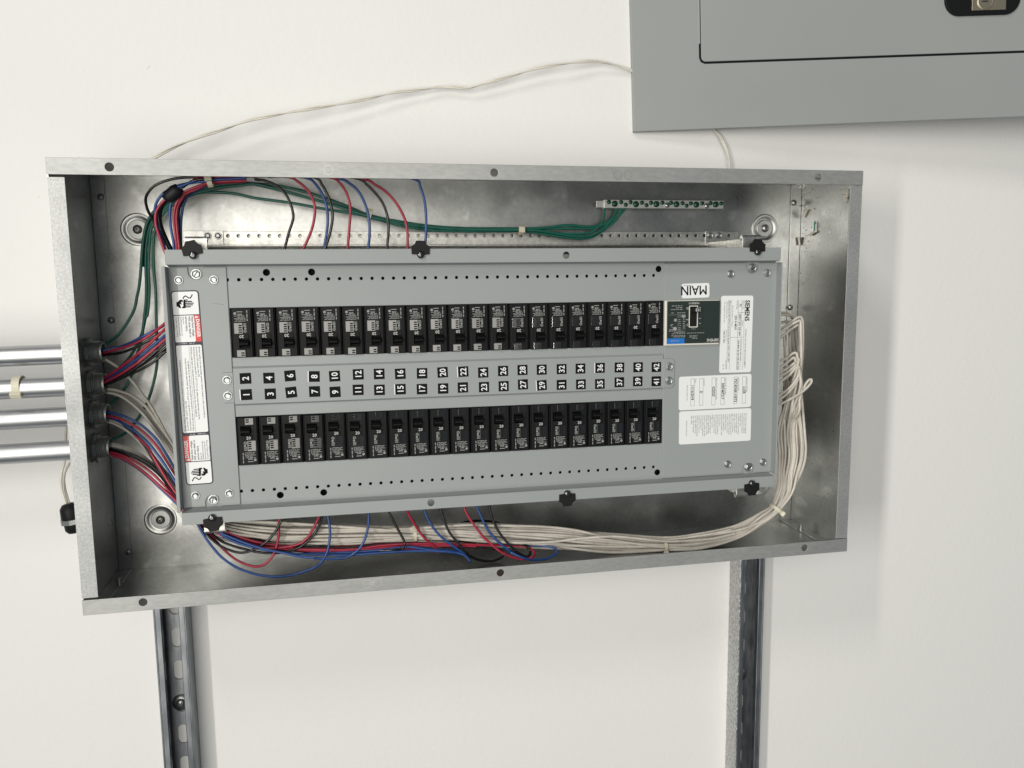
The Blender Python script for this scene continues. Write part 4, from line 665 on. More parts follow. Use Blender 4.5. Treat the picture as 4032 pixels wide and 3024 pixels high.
# hot wires from the four connectors at left
GH = 'coloured wires leaving the conduit connectors'
for P, k, l in [([(0.0127,-0.0640,0.2939),(0.0163,-0.0620,0.2947),(0.0379,-0.0600,0.2991),(0.0513,-0.0630,0.3041),(0.0627,-0.0660,0.3099),(0.0811,-0.0690,0.3185),(0.0890,-0.0720,0.3229),(0.0954,-0.0750,0.3273)], 'wire_blue', 'blue wire from the topmost connector passing behind the cover edge'),
 ([(0.0114,-0.0600,0.2911),(0.0155,-0.0600,0.2914),(0.0301,-0.0626,0.2951),(0.0481,-0.0651,0.3000),(0.0629,-0.0677,0.3064),(0.0778,-0.0703,0.3150),(0.0856,-0.0729,0.3208),(0.0934,-0.0754,0.3266),(0.0989,-0.0780,0.3303)], 'wire_red', 'red wire from the topmost connector passing behind the cover edge'),
 ([(0.0107,-0.0580,0.2897),(0.0148,-0.0580,0.2898),(0.0325,-0.0600,0.2908),(0.0470,-0.0620,0.2946),(0.0616,-0.0640,0.3010),(0.0764,-0.0660,0.3089),(0.0906,-0.0680,0.3182),(0.0982,-0.0700,0.3233)], 'wire_black', 'black wire from the topmost connector passing behind the cover edge'),
 ([(0.0129,-0.0640,0.2582),(0.0172,-0.0640,0.2610),(0.0331,-0.0675,0.2712),(0.0484,-0.0710,0.2821),(0.0637,-0.0745,0.2937),(0.0790,-0.0780,0.3067),(0.0921,-0.0815,0.3183),(0.1015,-0.0850,0.3269)], 'wire_red', 'upper red wire from the second connector'),
 ([(0.0121,-0.0620,0.2557),(0.0178,-0.0620,0.2583),(0.0359,-0.0656,0.2698),(0.0548,-0.0692,0.2821),(0.0737,-0.0728,0.2969),(0.0912,-0.0764,0.3110),(0.1014,-0.0800,0.3194)], 'wire_blue', 'blue wire between two red ones from the second connector'),
 ([(0.0138,-0.0680,0.2549),(0.0180,-0.0680,0.2568),(0.0372,-0.0714,0.2663),(0.0559,-0.0748,0.2778),(0.0747,-0.0782,0.2922),(0.0928,-0.0816,0.3073),(0.1022,-0.0850,0.3153)], 'wire_red', 'lower red wire from the second connector'),
 ([(0.0120,-0.0620,0.2535),(0.0168,-0.0620,0.2544),(0.0352,-0.0646,0.2623),(0.0536,-0.0672,0.2719),(0.0722,-0.0698,0.2835),(0.0908,-0.0724,0.2964),(0.1008,-0.0750,0.3037)], 'wire_black', 'upper black wire from the second connector'),
 ([(0.0121,-0.0580,0.2523),(0.0205,-0.0580,0.2542),(0.0382,-0.0604,0.2620),(0.0558,-0.0628,0.2692),(0.0743,-0.0652,0.2792),(0.0903,-0.0676,0.2924),(0.1010,-0.0700,0.3004)], 'wire_black', 'lower black wire from the second connector'),
 ([(0.0138,-0.0660,0.2536),(0.0186,-0.0660,0.2538),(0.0377,-0.0688,0.2638),(0.0569,-0.0716,0.2745),(0.0742,-0.0744,0.2875),(0.0915,-0.0772,0.3019),(0.1015,-0.0800,0.3092)], 'wire_black', 'middle black wire from the second connector'),
 ([(0.0125,-0.0620,0.2219),(0.0165,-0.0620,0.2208),(0.0317,-0.0631,0.2171),(0.0454,-0.0643,0.2107),(0.0589,-0.0654,0.2012),(0.0722,-0.0666,0.1860),(0.0819,-0.0677,0.1689),(0.0915,-0.0689,0.1495),(0.0980,-0.0700,0.1355)], 'wire_blue', 'upper blue wire from the third connector sweeping down behind the cover'),
 ([(0.0127,-0.0640,0.2177),(0.0164,-0.0640,0.2168),(0.0320,-0.0656,0.2126),(0.0457,-0.0671,0.2055),(0.0593,-0.0687,0.1953),(0.0726,-0.0703,0.1791),(0.0824,-0.0719,0.1621),(0.0927,-0.0734,0.1420),(0.0999,-0.0750,0.1274)], 'wire_red', 'upper red wire from the third connector sweeping down'),
 ([(0.0142,-0.0600,0.2151),(0.0255,-0.0620,0.2119),(0.0370,-0.0653,0.2056),(0.0490,-0.0686,0.1973),(0.0628,-0.0719,0.1844),(0.0731,-0.0751,0.1709),(0.0833,-0.0784,0.1552),(0.0946,-0.0817,0.1347),(0.1028,-0.0850,0.1198)], 'wire_blue', 'bright blue wire in the middle of the lower left bundle'),
 ([(0.0149,-0.0570,0.2180),(0.0295,-0.0570,0.2083),(0.0417,-0.0589,0.1967),(0.0532,-0.0607,0.1835),(0.0618,-0.0626,0.1697),(0.0697,-0.0644,0.1536),(0.0795,-0.0663,0.1349),(0.0893,-0.0681,0.1147),(0.0985,-0.0700,0.0967)], 'wire_black', 'black wire at the left of the third connector sweep'),
 ([(0.0465,-0.0600,0.1906),(0.0604,-0.0633,0.1776),(0.0674,-0.0667,0.1649),(0.0774,-0.0700,0.1459),(0.0857,-0.0733,0.1309),(0.0940,-0.0767,0.1182),(0.1024,-0.0800,0.1054)], 'wire_red', 'red wire beside the bright blue one in the lower left bundle'),
 ([(0.0108,-0.0600,0.1764),(0.0155,-0.0600,0.1754),(0.0316,-0.0614,0.1710),(0.0489,-0.0629,0.1636),(0.0626,-0.0643,0.1539),(0.0728,-0.0657,0.1437),(0.0827,-0.0671,0.1272),(0.0920,-0.0686,0.1115),(0.1001,-0.0700,0.0989)], 'wire_black', 'upper black wire from the lowest connector'),
 ([(0.0101,-0.0580,0.1745),(0.0149,-0.0580,0.1739),(0.0308,-0.0591,0.1691),(0.0481,-0.0603,0.1607),(0.0617,-0.0614,0.1506),(0.0733,-0.0626,0.1390),(0.0832,-0.0637,0.1232),(0.0918,-0.0649,0.1082),(0.0991,-0.0660,0.0947)], 'wire_black', 'second black wire from the lowest connector'),
 ([(0.0117,-0.0640,0.1734),(0.0161,-0.0640,0.1723),(0.0328,-0.0670,0.1676),(0.0502,-0.0700,0.1582),(0.0642,-0.0730,0.1474),(0.0779,-0.0760,0.1328),(0.0889,-0.0790,0.1183),(0.0972,-0.0820,0.1063),(0.1042,-0.0850,0.0959)], 'wire_red', 'upper red wire from the lowest connector'),
 ([(0.0120,-0.0660,0.1708),(0.0168,-0.0660,0.1696),(0.0330,-0.0687,0.1642),(0.0469,-0.0714,0.1557),(0.0607,-0.0741,0.1441),(0.0712,-0.0769,0.1342),(0.0816,-0.0796,0.1239),(0.0921,-0.0823,0.1137),(0.1004,-0.0850,0.1039)], 'wire_red', 'lower red wire from the lowest connector'),
 ([(0.0267,-0.0580,0.1637),(0.0434,-0.0580,0.1517),(0.0611,-0.0624,0.1366),(0.0720,-0.0668,0.1259),(0.0829,-0.0712,0.1155),(0.0944,-0.0756,0.1038),(0.1045,-0.0800,0.0929)], 'wire_blue', 'blue wire at the lower edge of the lowest connector bundle')]: wire(P, k, l, GH)
GB = 'white neutral wires at the left connectors'
for P, l in [([(0.0106,-0.0580,0.2879),(0.0140,-0.0560,0.2869),(0.0203,-0.0551,0.2829),(0.0266,-0.0542,0.2781),(0.0329,-0.0533,0.2726),(0.0404,-0.0523,0.2633),(0.0472,-0.0514,0.2547),(0.0546,-0.0505,0.2422),(0.0639,-0.0496,0.2264),(0.0718,-0.0487,0.2091),(0.0791,-0.0477,0.1909),(0.0871,-0.0468,0.1732),(0.0960,-0.0459,0.1553),(0.1043,-0.0450,0.1389)], 'beige wire from the topmost connector running steeply down behind the cover'),
 ([(0.0112,-0.0580,0.2486),(0.0147,-0.0560,0.2478),(0.0246,-0.0548,0.2469),(0.0338,-0.0536,0.2437),(0.0443,-0.0523,0.2387),(0.0573,-0.0511,0.2269),(0.0667,-0.0499,0.2126),(0.0760,-0.0487,0.1958),(0.0860,-0.0474,0.1757),(0.0947,-0.0462,0.1570),(0.1036,-0.0450,0.1389)], 'upper beige wire from the second connector'),
 ([(0.0116,-0.0600,0.2458),(0.0150,-0.0580,0.2447),(0.0275,-0.0568,0.2414),(0.0379,-0.0555,0.2352),(0.0507,-0.0542,0.2224),(0.0601,-0.0530,0.2096),(0.0694,-0.0517,0.1936),(0.0801,-0.0505,0.1751),(0.0908,-0.0493,0.1548),(0.1011,-0.0480,0.1366)], 'lower beige wire from the second connector'),
 ([(0.0129,-0.0500,0.2452),(0.0240,-0.0480,0.2438),(0.0358,-0.0469,0.2375),(0.0488,-0.0457,0.2257),(0.0604,-0.0446,0.2112),(0.0704,-0.0434,0.1936),(0.0812,-0.0423,0.1741),(0.0914,-0.0411,0.1545),(0.1010,-0.0400,0.1363)], 'inner beige wire from the second connector'),
 ([(0.0119,-0.0600,0.2122),(0.0161,-0.0580,0.2106),(0.0278,-0.0564,0.2060),(0.0367,-0.0548,0.1996),(0.0448,-0.0531,0.1909),(0.0528,-0.0515,0.1794),(0.0634,-0.0499,0.1623),(0.0741,-0.0482,0.1442),(0.0842,-0.0466,0.1267),(0.0945,-0.0450,0.1082)], 'upper beige wire from the third connector'),
 ([(0.0124,-0.0620,0.2110),(0.0165,-0.0600,0.2094),(0.0269,-0.0588,0.2041),(0.0372,-0.0575,0.1966),(0.0454,-0.0562,0.1884),(0.0515,-0.0550,0.1794),(0.0609,-0.0537,0.1640),(0.0722,-0.0525,0.1445),(0.0829,-0.0513,0.1256),(0.0939,-0.0500,0.1072)], 'lower beige wire from the third connector'),
 ([(0.0104,-0.0550,0.1815),(0.0159,-0.0550,0.1805),(0.0266,-0.0537,0.1777),(0.0399,-0.0525,0.1718),(0.0497,-0.0513,0.1645),(0.0581,-0.0500,0.1560),(0.0658,-0.0488,0.1471),(0.0754,-0.0475,0.1330),(0.0850,-0.0462,0.1171),(0.0954,-0.0450,0.0994)], 'upper beige wire from the lowest connector'),
 ([(0.0109,-0.0570,0.1800),(0.0163,-0.0570,0.1785),(0.0270,-0.0559,0.1759),(0.0403,-0.0548,0.1696),(0.0508,-0.0536,0.1618),(0.0599,-0.0525,0.1530),(0.0682,-0.0514,0.1429),(0.0765,-0.0502,0.1304),(0.0855,-0.0491,0.1146),(0.0958,-0.0480,0.0970)], 'lower beige wire from the lowest connector')]: wire(P, 'wire_white', l, GB, 0.0018)

# coloured loops below the cover
GD = 'coloured wires looping below the grey cover'
for P, k, l in [([(0.1103,-0.0800,0.0931),(0.1173,-0.0825,0.0795),(0.1213,-0.0850,0.0720),(0.1271,-0.0873,0.0621),(0.1355,-0.0897,0.0498),(0.1453,-0.0920,0.0381),(0.1584,-0.0933,0.0272),(0.1717,-0.0945,0.0199),(0.1886,-0.0958,0.0138),(0.2058,-0.0970,0.0109),(0.2229,-0.0963,0.0103),(0.2369,-0.0957,0.0126),(0.2554,-0.0950,0.0180),(0.2630,-0.0925,0.0229),(0.2697,-0.0900,0.0321),(0.2737,-0.0875,0.0446),(0.2754,-0.0850,0.0618),(0.2736,-0.0825,0.0794),(0.2724,-0.0800,0.0893)], 'wire_blue', 'blue wire hanging in the lowest and widest loop at lower left'),
 ([(0.1166,-0.0800,0.0868),(0.1215,-0.0800,0.0785),(0.1282,-0.0800,0.0677),(0.1377,-0.0800,0.0553),(0.1455,-0.0813,0.0455),(0.1560,-0.0825,0.0347),(0.1674,-0.0837,0.0268),(0.1810,-0.0850,0.0217),(0.1913,-0.0843,0.0220),(0.1998,-0.0836,0.0278),(0.2057,-0.0829,0.0361),(0.2096,-0.0821,0.0468),(0.2123,-0.0814,0.0605),(0.2138,-0.0807,0.0788),(0.2145,-0.0800,0.0874)], 'wire_red', 'red wire hanging in a deep loop at lower left'),
 ([(0.1197,-0.0850,0.0801),(0.1258,-0.0850,0.0695),(0.1340,-0.0850,0.0594),(0.1449,-0.0850,0.0497),(0.1581,-0.0850,0.0428),(0.1682,-0.0850,0.0405),(0.1786,-0.0850,0.0423),(0.1891,-0.0850,0.0470),(0.1998,-0.0850,0.0544),(0.2086,-0.0850,0.0641),(0.2139,-0.0850,0.0734),(0.2169,-0.0850,0.0798),(0.2201,-0.0850,0.0884)], 'wire_black', 'shiny black wire looping up beside the red one at lower left'),
 ([(0.1243,-0.0700,0.0745),(0.1307,-0.0708,0.0647),(0.1398,-0.0717,0.0546),(0.1532,-0.0725,0.0472),(0.1702,-0.0733,0.0409),(0.1840,-0.0742,0.0367),(0.2014,-0.0750,0.0338),(0.2190,-0.0758,0.0345),(0.2334,-0.0767,0.0382),(0.2443,-0.0775,0.0448),(0.2563,-0.0783,0.0570),(0.2631,-0.0792,0.0688),(0.2664,-0.0800,0.0786)], 'wire_black', 'black wire in a shallow loop beside a red one below the cover'),
 ([(0.1299,-0.0750,0.0756),(0.1376,-0.0758,0.0657),(0.1510,-0.0767,0.0584),(0.1644,-0.0775,0.0517),(0.1780,-0.0783,0.0464),(0.1952,-0.0792,0.0428),(0.2127,-0.0800,0.0419),(0.2268,-0.0808,0.0433),(0.2375,-0.0817,0.0461),(0.2470,-0.0825,0.0526),(0.2531,-0.0833,0.0618),(0.2585,-0.0842,0.0714),(0.2632,-0.0850,0.0825)], 'wire_red', 'red wire in a shallow loop rising beside a black one below the cover'),
 ([(0.1364,-0.0850,0.0782),(0.1447,-0.0859,0.0684),(0.1560,-0.0868,0.0619),(0.1693,-0.0876,0.0553),(0.1828,-0.0885,0.0494),(0.1997,-0.0894,0.0432),(0.2203,-0.0902,0.0374),(0.2375,-0.0911,0.0319),(0.2558,-0.0920,0.0291),(0.2547,-0.0911,0.0288),(0.2759,-0.0902,0.0256),(0.2946,-0.0894,0.0261),(0.3079,-0.0885,0.0331),(0.3170,-0.0876,0.0444),(0.3227,-0.0868,0.0620),(0.3243,-0.0859,0.0799),(0.3253,-0.0850,0.0947)], 'wire_blue', 'blue wire in the second loop from left, rising above the white bundle'),
 ([(0.1411,-0.0700,0.0711),(0.1491,-0.0708,0.0648),(0.1640,-0.0717,0.0573),(0.1810,-0.0725,0.0503),(0.1983,-0.0733,0.0455),(0.2192,-0.0742,0.0413),(0.2329,-0.0750,0.0368),(0.2615,-0.0756,0.0343),(0.2977,-0.0761,0.0313),(0.3197,-0.0767,0.0326),(0.3419,-0.0772,0.0341),(0.3717,-0.0778,0.0339),(0.4169,-0.0783,0.0306),(0.4629,-0.0789,0.0260),(0.5018,-0.0794,0.0221),(0.5097,-0.0800,0.0209),(0.5291,-0.0860,0.0204),(0.5365,-0.0920,0.0171),(0.5376,-0.0980,0.0136),(0.5325,-0.1040,0.0114),(0.5193,-0.1027,0.0100),(0.5042,-0.1013,0.0146),(0.4893,-0.1000,0.0235),(0.4776,-0.0983,0.0344),(0.4689,-0.0967,0.0425),(0.4728,-0.0950,0.0380),(0.4613,-0.0925,0.0537),(0.4498,-0.0900,0.0724),(0.4458,-0.0875,0.0859),(0.4442,-0.0850,0.0993)], 'wire_red', 'red wire running far right and turning back in the longest loop'),
 ([(0.1425,-0.0600,0.0732),(0.1492,-0.0607,0.0669),(0.1627,-0.0614,0.0586),(0.1799,-0.0621,0.0508),(0.1973,-0.0629,0.0452),(0.2184,-0.0636,0.0419),(0.2549,-0.0643,0.0374),(0.2829,-0.0650,0.0318),(0.3274,-0.0631,0.0325),(0.3652,-0.0613,0.0340),(0.4036,-0.0594,0.0342),(0.4349,-0.0575,0.0353),(0.4448,-0.0556,0.0484),(0.4672,-0.0537,0.0511),(0.4913,-0.0519,0.0472),(0.5076,-0.0500,0.0406)], 'wire_black', 'black wire arching over the top of the white bundle'),
 ([(0.1457,-0.0640,0.0711),(0.1631,-0.0650,0.0575),(0.1803,-0.0660,0.0501),(0.1977,-0.0670,0.0450),(0.2188,-0.0680,0.0414),(0.2551,-0.0690,0.0374),(0.2829,-0.0700,0.0289),(0.3269,-0.0775,0.0279),(0.3533,-0.0850,0.0296),(0.3648,-0.0920,0.0332),(0.3684,-0.0906,0.0399),(0.3640,-0.0892,0.0505),(0.3571,-0.0878,0.0644),(0.3496,-0.0864,0.0813),(0.3471,-0.0850,0.0933)], 'wire_black', 'black wire turning up sharply at the middle of the white bundle'),
 ([(0.1497,-0.0660,0.0625),(0.1702,-0.0682,0.0512),(0.1979,-0.0705,0.0431),(0.2260,-0.0728,0.0386),(0.2470,-0.0750,0.0334),(0.2977,-0.0760,0.0310),(0.3418,-0.0770,0.0294),(0.3715,-0.0780,0.0271),(0.4015,-0.0790,0.0226),(0.4127,-0.0800,0.0216),(0.4045,-0.0810,0.0309),(0.3912,-0.0820,0.0462),(0.3797,-0.0830,0.0660),(0.3726,-0.0840,0.0806),(0.3692,-0.0850,0.0933)], 'wire_red', 'red wire kinked back to the left below the cover middle'),
 ([(0.1560,-0.0660,0.0516),(0.1905,-0.0690,0.0386),(0.2327,-0.0720,0.0295),(0.2541,-0.0750,0.0297),(0.2976,-0.0775,0.0284),(0.3417,-0.0800,0.0292),(0.3713,-0.0825,0.0316),(0.4010,-0.0850,0.0262),(0.4309,-0.0873,0.0218),(0.4458,-0.0895,0.0164),(0.4515,-0.0917,0.0104),(0.4526,-0.0940,0.0079)], 'wire_blue', 'blue wire lying along the bottom of the loop tangle'),
 ([(0.2830,-0.0800,0.0268),(0.3415,-0.0827,0.0262),(0.3934,-0.0853,0.0253),(0.4308,-0.0880,0.0214),(0.4491,-0.0873,0.0145),(0.4402,-0.0865,0.0221),(0.4238,-0.0857,0.0356),(0.4120,-0.0850,0.0472),(0.4006,-0.0833,0.0646),(0.3951,-0.0817,0.0799),(0.3926,-0.0800,0.0920)], 'wire_blue', 'blue wire kinked at its lowest point below the cover middle'),
 ([(0.4121,-0.0800,0.0923),(0.4162,-0.0816,0.0801),(0.4202,-0.0832,0.0647),(0.4272,-0.0848,0.0476),(0.4389,-0.0864,0.0316),(0.4521,-0.0880,0.0153),(0.4692,-0.0858,0.0061),(0.4851,-0.0837,0.0041),(0.4981,-0.0815,0.0087),(0.4939,-0.0793,0.0170),(0.4631,-0.0772,0.0219),(0.4172,-0.0750,0.0255)], 'wire_black', 'black wire with a low loop between the kinked and the bright blue wires'),
 ([(0.4616,-0.0850,0.0951),(0.4633,-0.0871,0.0823),(0.4696,-0.0893,0.0646),(0.4782,-0.0914,0.0474),(0.4899,-0.0936,0.0331),(0.5048,-0.0957,0.0201),(0.5214,-0.0979,0.0108),(0.5045,-0.1000,0.0201),(0.5216,-0.1060,0.0124),(0.5375,-0.1040,0.0080),(0.5535,-0.1020,0.0079),(0.5653,-0.1000,0.0118),(0.5684,-0.0980,0.0153),(0.5656,-0.0937,0.0185),(0.5585,-0.0893,0.0197),(0.5482,-0.0850,0.0198),(0.5273,-0.0800,0.0220),(0.5032,-0.0750,0.0235)], 'wire_blue', 'bright blue wire making the rightmost loop below the white bundle'),
 ([(0.4776,-0.0900,0.0969),(0.4787,-0.0917,0.0833),(0.4827,-0.0933,0.0649),(0.4914,-0.0950,0.0460),(0.5017,-0.0967,0.0317),(0.5121,-0.0983,0.0204),(0.5095,-0.1000,0.0225),(0.5199,-0.1000,0.0148),(0.5279,-0.1000,0.0118),(0.5327,-0.0950,0.0152),(0.5305,-0.0900,0.0213),(0.5262,-0.0850,0.0225),(0.5095,-0.0750,0.0211)], 'wire_black', 'shiny black wire dropping in front of the white bundle, rightmost of the loops')]: wire(P, k, l, GD)

FILL = [('wire_black', -.058, 0), ('wire_red', -.062, 14), ('wire_black', -.07, 26), ('wire_blue', -.066, 38), ('wire_black', -.060, 48), ('wire_red', -.072, 58), ('wire_black', -.068, 70), ('wire_blue', -.078, 84)]
FT = [[(0.1370,-0.0580,0.0782),(0.1474,-0.0582,0.0670),(0.1623,-0.0583,0.0577),(0.1794,-0.0585,0.0497),(0.2004,-0.0587,0.0439),(0.2252,-0.0588,0.0402),(0.2536,-0.0590,0.0352),(0.2977,-0.0592,0.0335),(0.3427,-0.0593,0.0351),(0.3730,-0.0595,0.0345),(0.4036,-0.0597,0.0319),(0.4345,-0.0598,0.0272),(0.4657,-0.0600,0.0209)], [(0.1388,-0.0620,0.0755),(0.1493,-0.0624,0.0644),(0.1628,-0.0627,0.0560),(0.1799,-0.0631,0.0488),(0.2008,-0.0635,0.0436),(0.2255,-0.0638,0.0395),(0.2610,-0.0642,0.0336),(0.3051,-0.0645,0.0323),(0.3424,-0.0649,0.0335),(0.3725,-0.0653,0.0332),(0.4106,-0.0656,0.0298),(0.4492,-0.0660,0.0241)],
 [(0.1387,-0.0700,0.0764),(0.1490,-0.0700,0.0653),(0.1637,-0.0700,0.0564),(0.1807,-0.0700,0.0487),(0.2014,-0.0700,0.0434),(0.2259,-0.0700,0.0394),(0.2541,-0.0700,0.0354),(0.2977,-0.0700,0.0327),(0.3347,-0.0700,0.0334),(0.3722,-0.0700,0.0326),(0.4178,-0.0700,0.0278),(0.4564,-0.0700,0.0224),(0.4877,-0.0700,0.0189)], [(0.1365,-0.0660,0.0724),(0.1470,-0.0668,0.0622),(0.1632,-0.0676,0.0531),(0.1803,-0.0685,0.0456),(0.2012,-0.0693,0.0402),(0.2257,-0.0701,0.0355),(0.2539,-0.0709,0.0307),(0.2975,-0.0717,0.0275),(0.3419,-0.0725,0.0282),(0.3794,-0.0734,0.0268),(0.4172,-0.0742,0.0213),(0.4401,-0.0750,0.0174)],
 [(0.1392,-0.0550,0.0764),(0.1524,-0.0553,0.0635),(0.1688,-0.0557,0.0541),(0.1896,-0.0560,0.0462),(0.2178,-0.0563,0.0407),(0.2389,-0.0567,0.0359),(0.2828,-0.0570,0.0323),(0.3276,-0.0573,0.0329),(0.3578,-0.0577,0.0339),(0.3884,-0.0580,0.0333)], [(0.1360,-0.0720,0.0721),(0.1465,-0.0725,0.0618),(0.1639,-0.0731,0.0525),(0.1843,-0.0736,0.0448),(0.2051,-0.0742,0.0396),(0.2296,-0.0747,0.0360),(0.2542,-0.0753,0.0336),(0.2976,-0.0758,0.0300),(0.3419,-0.0764,0.0307),(0.3792,-0.0769,0.0307),(0.4246,-0.0775,0.0274),(0.4630,-0.0780,0.0238)],
 [(0.1326,-0.0680,0.0711),(0.1430,-0.0687,0.0594),(0.1605,-0.0693,0.0486),(0.1803,-0.0700,0.0413),(0.2046,-0.0707,0.0362),(0.2293,-0.0713,0.0337),(0.2539,-0.0720,0.0300),(0.2975,-0.0727,0.0261),(0.3344,-0.0733,0.0256),(0.3567,-0.0740,0.0252)], [(0.1363,-0.0780,0.0724),(0.1473,-0.0787,0.0608),(0.1646,-0.0795,0.0508),(0.1884,-0.0802,0.0421),(0.2125,-0.0809,0.0364),(0.2334,-0.0816,0.0327),(0.2615,-0.0824,0.0294),(0.2975,-0.0831,0.0267),(0.3414,-0.0838,0.0266),(0.3785,-0.0845,0.0262),(0.4160,-0.0853,0.0228),(0.4463,-0.0860,0.0167)]]
FN = ['hindmost black wire', 'hindmost red wire', 'second black wire', 'upper blue wire', 'short black wire', 'lower red wire', 'lowest black wire', 'lowest blue wire']
for (k, _, _), P, n_ in zip(FILL, FT, FN): wire(P, k, n_ + ' in the dark bundle lying below the white bundle', GD)

# white neutral bundle: along the bottom, round the corner, up the right side
CLN = [Vector(p) for p in [(0.0894,-0.0500,0.1065),(0.1101,-0.0550,0.0835),(0.1435,-0.0600,0.0661),(0.2113,-0.0620,0.0557),(0.2907,-0.0640,0.0494),(0.3824,-0.0660,0.0443),(0.4729,-0.0713,0.0372),(0.5587,-0.0767,0.0283),(0.6465,-0.0820,0.0155),(0.7213,-0.0900,0.0095),(0.7729,-0.0900,0.0085),(0.8296,-0.0900,0.0188),(0.8691,-0.0875,0.0358),(0.8915,-0.0850,0.0484),(0.9085,-0.0827,0.0733),(0.9203,-0.0803,0.1015),(0.9259,-0.0780,0.1375),(0.9235,-0.0770,0.1740),(0.9173,-0.0760,0.2103),(0.9126,-0.0750,0.2463)]]
RAD = [0.010, 0.011, 0.012, 0.0122, 0.0122, 0.0098, 0.0130, 0.0135, 0.0115, 0.0086, 0.0105, 0.0108, 0.0100, 0.0086, 0.0115, 0.0140, 0.0160, 0.0170, 0.0175, 0.0175]
NB = 22
